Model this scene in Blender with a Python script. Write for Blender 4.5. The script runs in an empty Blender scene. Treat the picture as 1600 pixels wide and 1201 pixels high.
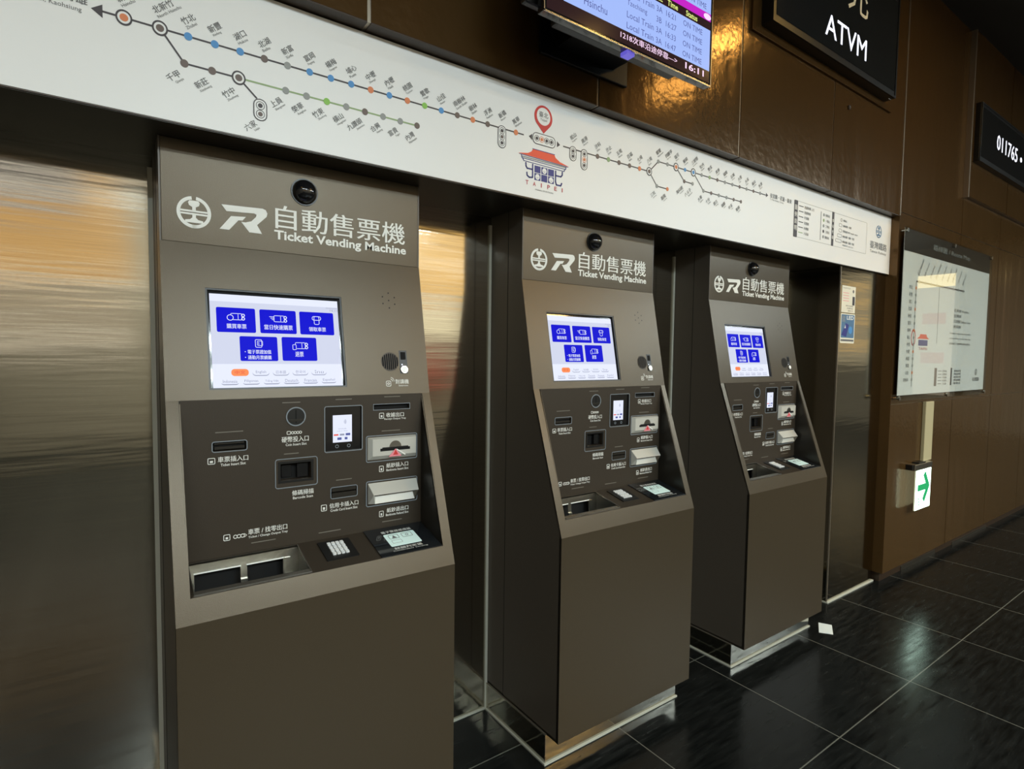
import bpy, bmesh, math, random
from mathutils import Vector, Matrix
random.seed(3)
sc = bpy.context.scene
COL = sc.collection
# ------------------------------------------------------------------ camera
cam_d = bpy.data.cameras.new('camera')
cam = bpy.data.objects.new('camera', cam_d); COL.objects.link(cam)
cam_d.sensor_width = 36.0; cam_d.sensor_fit = 'HORIZONTAL'; cam_d.lens = 884.45 * 36 / 1600
cam_d.clip_start = .02; cam_d.clip_end = 100
R = Vector((0.81463783, -0.57982641, 0.01290549)); U = Vector((0.02068063, 0.05127908, 0.99847021)); F = Vector((0.57960118, 0.81312471, -0.05376505))
m = Matrix((R, U, -F)).transposed().to_4x4(); m.translation = Vector((-0.1077, -1.8549, 1.4265))
cam.matrix_world = m
sc.camera = cam
# ------------------------------------------------------------------ world, exposure
w = bpy.data.worlds.new('world'); sc.world = w; w.use_nodes = True
w.node_tree.nodes['Background'].inputs[0].default_value = (.55, .6, .58, 1)
w.node_tree.nodes['Background'].inputs[1].default_value = .05
vs = sc.view_settings
vs.view_transform = 'Standard'; vs.look = 'None'; vs.gamma = 1; vs.use_curve_mapping = False; vs.exposure = 0.08
sc.cycles.max_bounces = 6
# ------------------------------------------------------------------ ceiling lights of the hall (light of each lamp sits in its fixture)
NEUTRAL = (.85, 1.0, 1.04); WARM = (1.0, .62, .24)
WARM_TUBE = (1.0, .66, .26)
HALL_ROWS = [  # x0, x1, y, power
    (0.0, 2.4, -5.5, 215), (3.9, 5.3, -4.4, 60), (5.8, 9.4, -4.0, 225), (0.6, 4.2, -6.6, 245), (5.2, 8.8, -6.4, 190), (-2.8, -0.8, -5.0, 110)]  # last row is an added lamp that brightens the machines' left sides
WARM_SPOTS = [(2.8, -2.6, 4), (3.9, -2.1, 4), (3.6, -1.5, 4), (-1.6, -2.8, 6), (-.6, -4.2, 6)]  # last two are added at the left to lift the dark machine sides
CEIL = 3.75
# ------------------------------------------------------------------ materials
MAT = {}
def mat(name, col, rough=.5, metal=0.0, emit=None, es=1.0, spec=None, coat=0):
    mt = bpy.data.materials.new(name); mt.use_nodes = True
    b = mt.node_tree.nodes['Principled BSDF']
    b.inputs['Base Color'].default_value = (*col, 1); b.inputs['Roughness'].default_value = rough; b.inputs['Metallic'].default_value = metal
    if spec is not None: b.inputs['Specular IOR Level'].default_value = spec
    if coat: b.inputs['Coat Weight'].default_value = coat; b.inputs['Coat Roughness'].default_value = .08
    if emit: b.inputs['Emission Color'].default_value = (*emit, 1); b.inputs['Emission Strength'].default_value = es
    MAT[name] = mt; return mt
def nodes(mt):
    nt = mt.node_tree; return nt, nt.nodes, nt.links, nt.nodes['Principled BSDF']
def mapping(nt, scale, coord='Object'):
    tc = nt.nodes.new('ShaderNodeTexCoord'); mp = nt.nodes.new('ShaderNodeMapping'); mp.inputs['Scale'].default_value = scale
    nt.links.new(tc.outputs[coord], mp.inputs[0]); return mp
def noise(nt, src, scale, detail=3, rough=.5):
    n = nt.nodes.new('ShaderNodeTexNoise'); n.inputs['Scale'].default_value = scale; n.inputs['Detail'].default_value = detail; n.inputs['Roughness'].default_value = rough
    nt.links.new(src.outputs[0], n.inputs['Vector']); return n
def bump(nt, h, strength, dist, prev=None):
    b = nt.nodes.new('ShaderNodeBump'); b.inputs['Strength'].default_value = strength; b.inputs['Distance'].default_value = dist
    nt.links.new(h, b.inputs['Height'])
    if prev: nt.links.new(prev.outputs[0], b.inputs['Normal'])
    return b
def ramp(nt, src, c0, c1, p0=.3, p1=.7):
    r = nt.nodes.new('ShaderNodeValToRGB'); r.color_ramp.elements[0].position = p0; r.color_ramp.elements[1].position = p1
    r.color_ramp.elements[0].color = (*c0, 1); r.color_ramp.elements[1].color = (*c1, 1); nt.links.new(src, r.inputs[0]); return r

# powder-coated bronze of the machine fronts (fine grain)
mt = mat('bronze_paint', (.078, .059, .036), .30, .40, spec=.4)
nt, N, L, B = nodes(mt); mp = mapping(nt, (1, 1, 1)); n1 = noise(nt, mp, 900, 2); b1 = bump(nt, n1.outputs[0], .35, .0006); L.new(b1.outputs[0], B.inputs['Normal'])
mt = mat('dark_paint', (.095, .080, .064), .34, .1, spec=.4)
nt, N, L, B = nodes(mt); mp = mapping(nt, (1, 1, 1)); n1 = noise(nt, mp, 900, 2); b1 = bump(nt, n1.outputs[0], .3, .0005); L.new(b1.outputs[0], B.inputs['Normal'])
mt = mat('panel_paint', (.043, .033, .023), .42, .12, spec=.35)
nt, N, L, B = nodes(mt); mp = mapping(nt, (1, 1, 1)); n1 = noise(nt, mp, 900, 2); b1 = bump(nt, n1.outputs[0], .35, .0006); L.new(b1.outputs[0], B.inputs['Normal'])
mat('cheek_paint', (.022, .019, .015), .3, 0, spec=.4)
# brushed stainless: wavy sheet, fine horizontal grain
mt = mat('brushed_steel', (.40, .37, .31), .11, 1)
nt, N, L, B = nodes(mt)
mp = mapping(nt, (.35, .35, 5.5)); n1 = noise(nt, mp, 3.0, 3, .55); b1 = bump(nt, n1.outputs[0], .16, .006)
mp2 = mapping(nt, (1, 1, 160)); n2 = noise(nt, mp2, 4, 2); b2 = bump(nt, n2.outputs[0], .05, .0006, b1); L.new(b2.outputs[0], B.inputs['Normal'])
r = ramp(nt, n2.outputs[0], (.42, .39, .325), (.50, .47, .39)); L.new(r.outputs[0], B.inputs['Base Color'])
mat('steel', (.55, .53, .48), .25, 1); mat('steel_dark', (.30, .29, .26), .3, 1)
# glossy brown lacquered panels (orange peel)
mt = mat('brown_panel', (.115, .062, .021), .17, .55)
nt, N, L, B = nodes(mt); mp = mapping(nt, (1, 1, 1)); n1 = noise(nt, mp, 38, 2, .4); b1 = bump(nt, n1.outputs[0], .22, .004)
n2 = noise(nt, mapping(nt, (2.2, 2.2, .25)), 2.0, 2); b2 = bump(nt, n2.outputs[0], .3, .02, b1); L.new(b2.outputs[0], B.inputs['Normal'])
mat('brown_dark', (.04, .024, .014), .35, .3)
mat('seam_metal', (.42, .36, .28), .3, .8)
mat('soffit_bronze', (.035, .03, .022), .3, .5)
# floor
mt = mat('floor_tile', (.012, .013, .012), .2, spec=.2)
nt, N, L, B = nodes(mt)
tc = N.new('ShaderNodeTexCoord'); sep = N.new('ShaderNodeSeparateXYZ'); L.new(tc.outputs['Object'], sep.inputs[0])
def grout(axis, off):
    a = N.new('ShaderNodeMath'); a.operation = 'ADD'; a.inputs[1].default_value = -off + 650 * .65 + .325; L.new(sep.outputs[axis], a.inputs[0])
    d = N.new('ShaderNodeMath'); d.operation = 'MODULO'; d.inputs[1].default_value = .65; L.new(a.outputs[0], d.inputs[0])
    s = N.new('ShaderNodeMath'); s.operation = 'SUBTRACT'; s.inputs[1].default_value = .325; L.new(d.outputs[0], s.inputs[0])
    ab = N.new('ShaderNodeMath'); ab.operation = 'ABSOLUTE'; L.new(s.outputs[0], ab.inputs[0])
    lt = N.new('ShaderNodeMath'); lt.operation = 'LESS_THAN'; lt.inputs[1].default_value = .0022; L.new(ab.outputs[0], lt.inputs[0]); return lt
g1 = grout(0, 2.109); g2 = grout(1, -.9045); mx = N.new('ShaderNodeMath'); mx.operation = 'MAXIMUM'; L.new(g1.outputs[0], mx.inputs[0]); L.new(g2.outputs[0], mx.inputs[1])
mp = mapping(nt, (1.2, 9, 1)); n1 = noise(nt, mp, 6, 5, .55)
r = ramp(nt, n1.outputs[0], (.003, .0036, .0036), (.012, .0135, .013), .3, .8)
mixc = N.new('ShaderNodeMix'); mixc.data_type = 'RGBA'; L.new(mx.outputs[0], mixc.inputs[0]); L.new(r.outputs[0], mixc.inputs[6]); mixc.inputs[7].default_value = (.13, .13, .11, 1)
L.new(mixc.outputs[2], B.inputs['Base Color'])
rr = ramp(nt, n1.outputs[0], (.14,) * 3, (.3,) * 3); L.new(rr.outputs[0], B.inputs['Roughness'])
b1 = bump(nt, n1.outputs[0], .12, .002); L.new(b1.outputs[0], B.inputs['Normal'])
# simple ones
mt = mat('board_white', (.84, .84, .83), .38)
mat('print_white', (.85, .86, .82), .5); mat('label_white', (.78, .78, .74), .5); mat('label_grey', (.16, .145, .12), .5)
mat('outline_grey', (.22, .25, .28), .4); mat('ink', (.045, .035, .04), .5); mat('ink_grey', (.14, .14, .14), .5)
mat('black', (.006, .006, .006), .35); mat('black_gloss', (.008, .008, .009), .08, coat=.5); mat('hole', (.002, .002, .002), .9)
mat('sealant', (.45, .45, .38), .6); mat('silver_plastic', (.55, .54, .49), .35, .1)
for n, c in dict(c_blue=(.07, .28, .62), c_grey=(.3, .31, .3), c_brown=(.14, .10, .085), c_orange=(.72, .22, .08), c_green=(.25, .55, .08), c_red=(.6, .035, .03), c_roof=(.85, .09, .03), c_navy=(.03, .035, .22), c_line_green=(.3, .42, .2), c_pink=(.8, .25, .3), cream=(.8, .76, .62), c_steelblue=(.08, .18, .32), conduit=(.42, .37, .22), paper=(.8, .85, .83), c_maroon=(.5, .06, .08)).items():
    mat(n, c, .5)
mat('key', (.85, .87, .87), .4)
# light-giving ones
mat('scr_white', (0, 0, 0), .3, 0, spec=.02, emit=(.80, .84, 1.0), es=.98); mat('scr_pale', (0, 0, 0), .3, 0, spec=.02, emit=(.66, .70, .86), es=.95)
mat('scr_blue', (0, 0, 0), .3, 0, spec=.02, emit=(.004, .004, .62), es=1); mat('scr_orange', (0, 0, 0), .3, 0, spec=.02, emit=(.95, .28, .10), es=1)
mat('scr_grey', (0, 0, 0), .3, 0, spec=.02, emit=(.3, .32, .42), es=1); mat('scr_red', (0, 0, 0), .3, 0, spec=.02, emit=(.8, .08, .05), es=1)
mat('mon_blue', (0, 0, 0), .2, 0, spec=.02, emit=(.36, .49, .93), es=1.0); mat('mon_text', (0, 0, 0), .2, 0, spec=.02, emit=(.10, .12, .34), es=1)
mat('mon_dark', (.01, .01, .01), .15, 0, spec=.1, emit=(.02, .006, .008), es=1); mat('mon_magenta', (0, 0, 0), .2, 0, spec=.02, emit=(.55, .02, .55), es=1)
mat('mon_yellow', (0, 0, 0), .2, 0, spec=.02, emit=(.75, .85, .25), es=1); mat('mon_pink', (0, 0, 0), .2, 0, spec=.02, emit=(1, .72, .95), es=1)
mat('led_white', (0, 0, 0), .3, emit=(.85, .87, 1), es=1.6); mat('led_violet', (0, 0, 0), .3, emit=(.2, .16, .9), es=.6)
mat('exit_white', (0, 0, 0), .3, emit=(.72, 1.0, .84), es=8); mat('exit_green', (0, 0, 0), .3, emit=(.02, .42, .14), es=1)
mat('exit_glow', (0, 0, 0), .3, emit=(.62, .64, .42), es=.8)
mat('pad_white', (.55, .7, .66), .3, emit=(.5, .66, .62), es=.35)
mat('btn_white', (.85, .85, .85), .3, emit=(.6, .6, .55), es=.2)
mat('panel_dark_screen', (.012, .014, .016), .06, coat=.6)
mat('wall_plain', (.22, .18, .13), .6); mat('ceiling_dark', (.02, .02, .02), .7)
mat('lamp_neutral', (0, 0, 0), .5, emit=(1, .97, .88), es=3.0); mat('lamp_warm', (0, 0, 0), .5, emit=(1, .60, .16), es=55)
mat('shop_warm', (0, 0, 0), .5, emit=(1.0, .58, .17), es=1.0); mat('shop_cream', (0, 0, 0), .5, emit=(.95, .80, .58), es=.55)
mat('lamp_warm_tube', (0, 0, 0), .5, emit=WARM_TUBE, es=30); mat('shop_beige', (0, 0, 0), .5, emit=(1, .88, .6), es=.42); mat('shop_gold', (0, 0, 0), .5, emit=(1.0, .62, .18), es=1.6); mat('shop_bright', (0, 0, 0), .5, emit=(1, .92, .66), es=1.7); mat('shop_white', (0, 0, 0), .5, emit=(.8, .8, .85), es=.5); mat('shop_red', (0, 0, 0), .5, emit=(.8, .22, .14), es=.6); mat('shop_yellow', (0, 0, 0), .5, emit=(1, .78, .35), es=2.2)
mt = mat('acrylic', (.9, .93, .92), .02); nt, N, L, B = nodes(mt)
tr = N.new('ShaderNodeBsdfTransparent'); tr.inputs[0].default_value = (.93, .95, .94, 1); gl = N.new('ShaderNodeBsdfGlossy'); gl.inputs['Roughness'].default_value = .015
fr = N.new('ShaderNodeFresnel'); ge = N.new('ShaderNodeNewGeometry'); io = N.new('ShaderNodeMapRange'); io.inputs['To Min'].default_value = 1.4; io.inputs['To Max'].default_value = 1 / 1.4; L.new(ge.outputs['Backfacing'], io.inputs['Value']); L.new(io.outputs[0], fr.inputs[0]); ms = N.new('ShaderNodeMixShader')
L.new(fr.outputs[0], ms.inputs[0]); L.new(tr.outputs[0], ms.inputs[1]); L.new(gl.outputs[0], ms.inputs[2]); L.new(ms.outputs[0], N['Material Output'].inputs[0])

# ------------------------------------------------------------------ mesh helpers
class Fr:   # a flat working frame: origin, two axes, normal
    def __init__(s, O, Ux, Vx):
        s.O = Vector(O); s.U = Vector(Ux).normalized(); s.V = Vector(Vx).normalized(); s.N = s.U.cross(s.V)
    def p(s, u, v, d=0): return s.O + s.U * u + s.V * v + s.N * d
XZ = lambda y, x=0, z=0: Fr((x, y, z), (1, 0, 0), (0, 0, 1))
_txt = {}
def text_geo(body, bold=0.0):
    k = (body, bold)
    if k not in _txt:
        c = bpy.data.curves.new('t', 'FONT'); c.body = body; c.resolution_u = 2; c.offset = bold
        o = bpy.data.objects.new('t', c); COL.objects.link(o)
        dg = bpy.context.evaluated_depsgraph_get(); me = bpy.data.meshes.new_from_object(o.evaluated_get(dg))
        vs_ = [(v.co.x, v.co.y) for v in me.vertices]; fs = [tuple(p.vertices) for p in me.polygons]
        bpy.data.objects.remove(o); bpy.data.curves.remove(c); bpy.data.meshes.remove(me)
        x0 = min(v[0] for v in vs_); x1 = max(v[0] for v in vs_); y0 = min(v[1] for v in vs_); y1 = max(v[1] for v in vs_)
        _txt[k] = ([((x - x0) / (x1 - x0), (y - y0) / (y1 - y0)) for x, y in vs_], fs, (x1 - x0) / (y1 - y0))
    return _txt[k]
class MB:
    def __init__(s): s.v = []; s.f = []; s.mi = []; s.mats = []
    def m(s, name):
        if name not in s.mats: s.mats.append(name)
        return s.mats.index(name)
    def add(s, vs_, fs, mname):
        o = len(s.v); s.v += [Vector(v) for v in vs_]; k = s.m(mname)
        for f in fs: s.f.append(tuple(o + i for i in f)); s.mi.append(k)
    def box(s, a, b, mname):
        (x0, y0, z0), (x1, y1, z1) = a, b
        x0, x1 = sorted((x0, x1)); y0, y1 = sorted((y0, y1)); z0, z1 = sorted((z0, z1))
        s.add([(x0, y0, z0), (x1, y0, z0), (x1, y1, z0), (x0, y1, z0), (x0, y0, z1), (x1, y0, z1), (x1, y1, z1), (x0, y1, z1)],
              [(0, 3, 2, 1), (4, 5, 6, 7), (0, 1, 5, 4), (1, 2, 6, 5), (2, 3, 7, 6), (3, 0, 4, 7)], mname)
    def prism(s, fr_, pts, d0, d1, mname):
        n = len(pts)
        area = sum(pts[i][0] * pts[(i + 1) % n][1] - pts[(i + 1) % n][0] * pts[i][1] for i in range(n))
        if area < 0: pts = pts[::-1]
        lo, hi = min(d0, d1), max(d0, d1)
        vs_ = [fr_.p(u, v, lo) for u, v in pts] + [fr_.p(u, v, hi) for u, v in pts]
        s.add(vs_, [tuple(range(n, 2 * n)), tuple(range(n - 1, -1, -1))] + [(i, (i + 1) % n, n + (i + 1) % n, n + i) for i in range(n)], mname)
    def rect(s, fr_, u0, v0, u1, v1, d0, d1, mname, r=0):
        s.prism(fr_, rrect(u0, v0, u1, v1, r), d0, d1, mname)
    def disc(s, fr_, u, v, r, d0, d1, mname, ry=None, n=24):
        ry = ry or r
        s.prism(fr_, [(u + r * math.cos(2 * math.pi * i / n), v + ry * math.sin(2 * math.pi * i / n)) for i in range(n)], d0, d1, mname)
    def band(s, fr_, outer, inner, d0, d1, mname):   # ring between two loops of equal count
        n = len(outer); P = [fr_.p(*q, d1) for q in outer] + [fr_.p(*q, d1) for q in inner] + [fr_.p(*q, d0) for q in outer] + [fr_.p(*q, d0) for q in inner]
        fs = []
        for i in range(n):
            j = (i + 1) % n
            fs += [(i, j, n + j, n + i), (2 * n + i, 2 * n + j, j, i), (n + i, n + j, 3 * n + j, 3 * n + i)]
        s.add(P, fs, mname)
    def outline(s, fr_, u0, v0, u1, v1, w_, d0, d1, mname, r=.004):
        s.band(fr_, rrect(u0, v0, u1, v1, r + w_ if r else 0), rrect(u0 + w_, v0 + w_, u1 - w_, v1 - w_, r), d0, d1, mname)
    def ring(s, fr_, u, v, r0, r1, d0, d1, mname, a0=0, a1=360, n=32, k=1.0):
        if a1 - a0 >= 359.9:
            A = [2 * math.pi * i / n for i in range(n)]
            s.band(fr_, [(u + r1 * math.cos(a), v + k * r1 * math.sin(a)) for a in A], [(u + r0 * math.cos(a), v + k * r0 * math.sin(a)) for a in A], d0, d1, mname)
        else:
            A = [math.radians(a0 + (a1 - a0) * i / n) for i in range(n + 1)]
            s.prism(fr_, [(u + r1 * math.cos(a), v + k * r1 * math.sin(a)) for a in A] + [(u + r0 * math.cos(a), v + k * r0 * math.sin(a)) for a in A[::-1]], d0, d1, mname)
    def line(s, fr_, p, q, w_, d0, d1, mname):
        a = Vector((q[0] - p[0], q[1] - p[1])); a.normalize(); n = Vector((-a.y, a.x)) * w_ / 2
        s.prism(fr_, [(p[0] - n.x, p[1] - n.y), (q[0] - n.x, q[1] - n.y), (q[0] + n.x, q[1] + n.y), (p[0] + n.x, p[1] + n.y)], d0, d1, mname)
    def text(s, fr_, body, u0, v0, u1, v1, d, mname, bold=0.0):   # stretched to fill the box
        if bold and any(ord(ch) > 0x2E7F for ch in body):   # heavier Chinese strokes: laid twice with a hair's shift
            k = (v1 - v0) * (.018 + bold); s.text(fr_, body, u0 - k / 2, v0, u1 - k / 2, v1, d, mname)
            return s.text(fr_, body, u0 + k / 2, v0, u1 + k / 2, v1, d + .0001, mname)
        P, fs, asp = text_geo(body, bold)
        s.add([fr_.p(u0 + x * (u1 - u0), v0 + y * (v1 - v0), d) for x, y in P], fs, mname)
    def text_at(s, fr_, body, u, v, h, ang, d, mname, end=False, bold=0.0, wmax=None):
        if bold and any(ord(ch) > 0x2E7F for ch in body):
            k = h * (.018 + bold); s.text_at(fr_, body, u - k / 2, v, h, ang, d, mname, end, 0, wmax)
            return s.text_at(fr_, body, u + k / 2, v, h, ang, d + .0001, mname, end, 0, wmax)
        P, fs, asp = text_geo(body, bold); wd = asp * h
        if wmax and wd > wmax: wd = wmax
        c, s_ = math.cos(ang), math.sin(ang); ox = -wd if end else 0
        s.add([fr_.p(u + (ox + x * wd) * c - y * h * s_, v + (ox + x * wd) * s_ + y * h * c, d) for x, y in P], fs, mname)
        return wd
    def plate(s, fr_, u0, v0, u1, v1, holes, mname, depth=.01):  # sheet with rectangular openings, with the openings' walls
        us = sorted({u0, u1, *[h[0] for h in holes], *[h[2] for h in holes]}); vs_ = sorted({v0, v1, *[h[1] for h in holes], *[h[3] for h in holes]})
        for a, b in zip(us, us[1:]):
            for c, d in zip(vs_, vs_[1:]):
                cu, cv = (a + b) / 2, (c + d) / 2
                if any(h[0] < cu < h[2] and h[1] < cv < h[3] for h in holes): continue
                s.add([fr_.p(a, c), fr_.p(b, c), fr_.p(b, d), fr_.p(a, d)], [(0, 1, 2, 3)], mname)
        for h in holes:
            q = [(h[0], h[1]), (h[2], h[1]), (h[2], h[3]), (h[0], h[3])]
            for i in range(4):
                j = (i + 1) % 4; s.add([fr_.p(*q[i]), fr_.p(*q[j]), fr_.p(*q[j], -depth), fr_.p(*q[i], -depth)], [(0, 1, 2, 3)], mname)
    def build(s, name, parent=None, smooth=False, bevel=0, loc=None):
        me = bpy.data.meshes.new(name)
        off = Vector(loc) if loc else Vector((0, 0, 0))
        me.from_pydata([tuple(v - off) for v in s.v], [], s.f)
        for n in s.mats: me.materials.append(MAT[n])
        me.polygons.foreach_set('material_index', s.mi)
        if smooth: me.polygons.foreach_set('use_smooth', [True] * len(me.polygons))
        me.update(); o = bpy.data.objects.new(name, me); COL.objects.link(o)
        if loc: o.location = loc
        if parent: o.parent = parent
        if bevel:
            b = o.modifiers.new('bevel', 'BEVEL'); b.width = bevel; b.segments = 2; b.limit_method = 'ANGLE'; b.angle_limit = math.radians(40)
        return o
def rrect(u0, v0, u1, v1, r=0, n=4):
    if not r: return [(u0, v0), (u1, v0), (u1, v1), (u0, v1)]
    r = min(r, (u1 - u0) / 2, (v1 - v0) / 2); out = []
    for cx, cy, a in ((u1 - r, v0 + r, -90), (u1 - r, v1 - r, 0), (u0 + r, v1 - r, 90), (u0 + r, v0 + r, 180)):
        for i in range(n + 1):
            t = math.radians(a + 90 * i / n); out.append((cx + r * math.cos(t), cy + r * math.sin(t)))
    return out
def empty(name, loc=(0, 0, 0)):
    o = bpy.data.objects.new(name, None); COL.objects.link(o); o.location = loc; o.empty_display_size = .1; return o
def tag(o, label, cat, group=None):
    o['label'] = label; o['category'] = cat
    if group: o['group'] = group
    return o
def struct(mb, name, **k):
    o = mb.build(name, **k); o['kind'] = 'structure'; return o

# ------------------------------------------------------------------ dimensions (metres) of the ticket wall
HY, CY, DY, PY, LY, KY, BY = -.204, -.2814, -.4469, -.3848, -.3114, -.2969, -.3557   # depths: header, kink, front, plinth, sign, column, brown wall
ZE, ZD, ZC, ZB, ZS, ZT = .1052, .8155, 1.3033, 1.6955, 1.9492, 2.3061
XC, XE, XL, XR = 3.2746, 3.869, -3.2, 14.0
YF = -7.5
# ------------------------------------------------------------------ room
b = MB(); b.box((XL, YF, -.05), (XR, .1, 0), 'floor_tile'); struct(b, 'floor')
b = MB(); b.box((XL, YF, CEIL), (XR, .1, CEIL + .1), 'ceiling_dark'); struct(b, 'ceiling')
b = MB(); b.box((XL, 0, 0), (XC, .08, ZS), 'brushed_steel'); struct(b, 'wall_back')
b = MB(); b.box((XC, KY, 0), (XE, 0.08, ZS), 'brushed_steel'); struct(b, 'wall_back_column', bevel=.003)
b = MB(); b.box((XL, YF - .1, 0), (XR, YF, CEIL), 'wall_plain'); struct(b, 'wall_front')
b = MB(); b.box((XL - .1, YF, 0), (XL, .1, CEIL), 'wall_plain'); struct(b, 'wall_left')
b = MB(); b.box((XR, YF, 0), (XR + .1, .1, CEIL), 'wall_plain'); struct(b, 'wall_right')
# brown panels: separate sheets with metal showing in the joints
b = MB(); b.box((XL, BY + .003, ZT), (XE, .08, CEIL), 'seam_metal'); b.box((XE + .004, BY + .012, .09), (XR, .08, CEIL), 'seam_metal'); struct(b, 'wall_back_frame')
pr = MB()
b = MB()
us = [-3.2, -2.07, -1.22, -.37, .478, 1.318, 2.172, 3.0, XE]
for i, (a, c) in enumerate(zip(us, us[1:])):
    g = .0055 if i < 6 else .0045
    b.box((a + g, BY, ZT + .001), (c - g, BY + .04, CEIL), 'brown_panel')
    b.box((a + g, BY, ZT - .003), (c - g, -.25, ZT + .0005), 'brown_dark')
us2 = [XE, 4.93, 5.8, 6.7, 7.6, 8.5, 9.4, 10.3, 11.2, 12.1, 13, XR]
for i, (a, c) in enumerate(zip(us2, us2[1:])):
    b.box((a + .004, BY, .062), (c - .003, BY + .04, 1.137), 'brown_panel')
    b.box((a + .004, BY, 1.143), (c - .003, BY + .04, 2.327), 'brown_panel')
    if i == 0: b.box((a + .004, BY, 2.333), (c - .003, BY + .04, CEIL), 'brown_panel')
    else:
        b.box((a + .004, BY, 2.333), (c - .003, BY + .04, 2.6), 'brown_panel')
        pr.box((a + .008, BY - .03, 2.6), (c - .003, BY + .04, CEIL), 'brown_panel')
struct(b, 'wall_back_cladding'); struct(pr, 'wall_back_upper_panels')
b = MB(); b.box((XE, BY, .062), (XE + .004, 0, ZT), 'brown_panel'); b.box((XE, BY, ZT), (XE + .004, BY + .04, CEIL), 'brown_panel'); struct(b, 'trim_1')
b = MB(); b.box((4.93 - .012, BY - .032, 2.59), (4.93 + .006, BY, CEIL), 'seam_metal'); struct(b, 'trim_2')
b = MB(); b.box((XE - .004, BY - .003, ZT + .002), (XE + .006, BY + .01, CEIL), 'seam_metal'); struct(b, 'trim_5')
b = MB(); b.box((XE + .02, -.33, 0), (XR, -.28, .085), 'brown_dark'); b.box((XE + .35, -.334, .0), (XE + .95, -.33, .03), 'steel_dark'); b.box((XE + 1.3, -.334, .0), (XE + 2.1, -.33, .02), 'steel_dark'); struct(b, 'baseboard_back')
# pale sealant along the foot of the steel wall
b = MB()
for a, c in ((XL, -.01), (.7, 1.098), (1.8, 2.19), (2.905, XC)): b.box((a, -.008, 0), (c, 0.0, .006), 'sealant')
b.box((XC - .006, KY - .01, 0), (XE, KY + .002, .008), 'sealant'); b.box((XC - .007, KY, 0), (XC, 0, .006), 'sealant')
b.box((XC - .002, KY - .003, .006), (XC + .005, KY + .004, ZS), 'seam_metal')
struct(b, 'trim_3')
b = MB()
b.box((XL, HY - .0005, ZS), (XE, 0, ZS + .02), 'soffit_bronze'); b.box((XL, LY + .004, ZS - .0015), (XE, HY - .003, ZS + .01), 'soffit_bronze')
b.box((XL, HY - .003, ZS + .001), (XE, HY - .0005, ZS + .01), 'seam_metal')
struct(b, 'trim_4')

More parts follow.
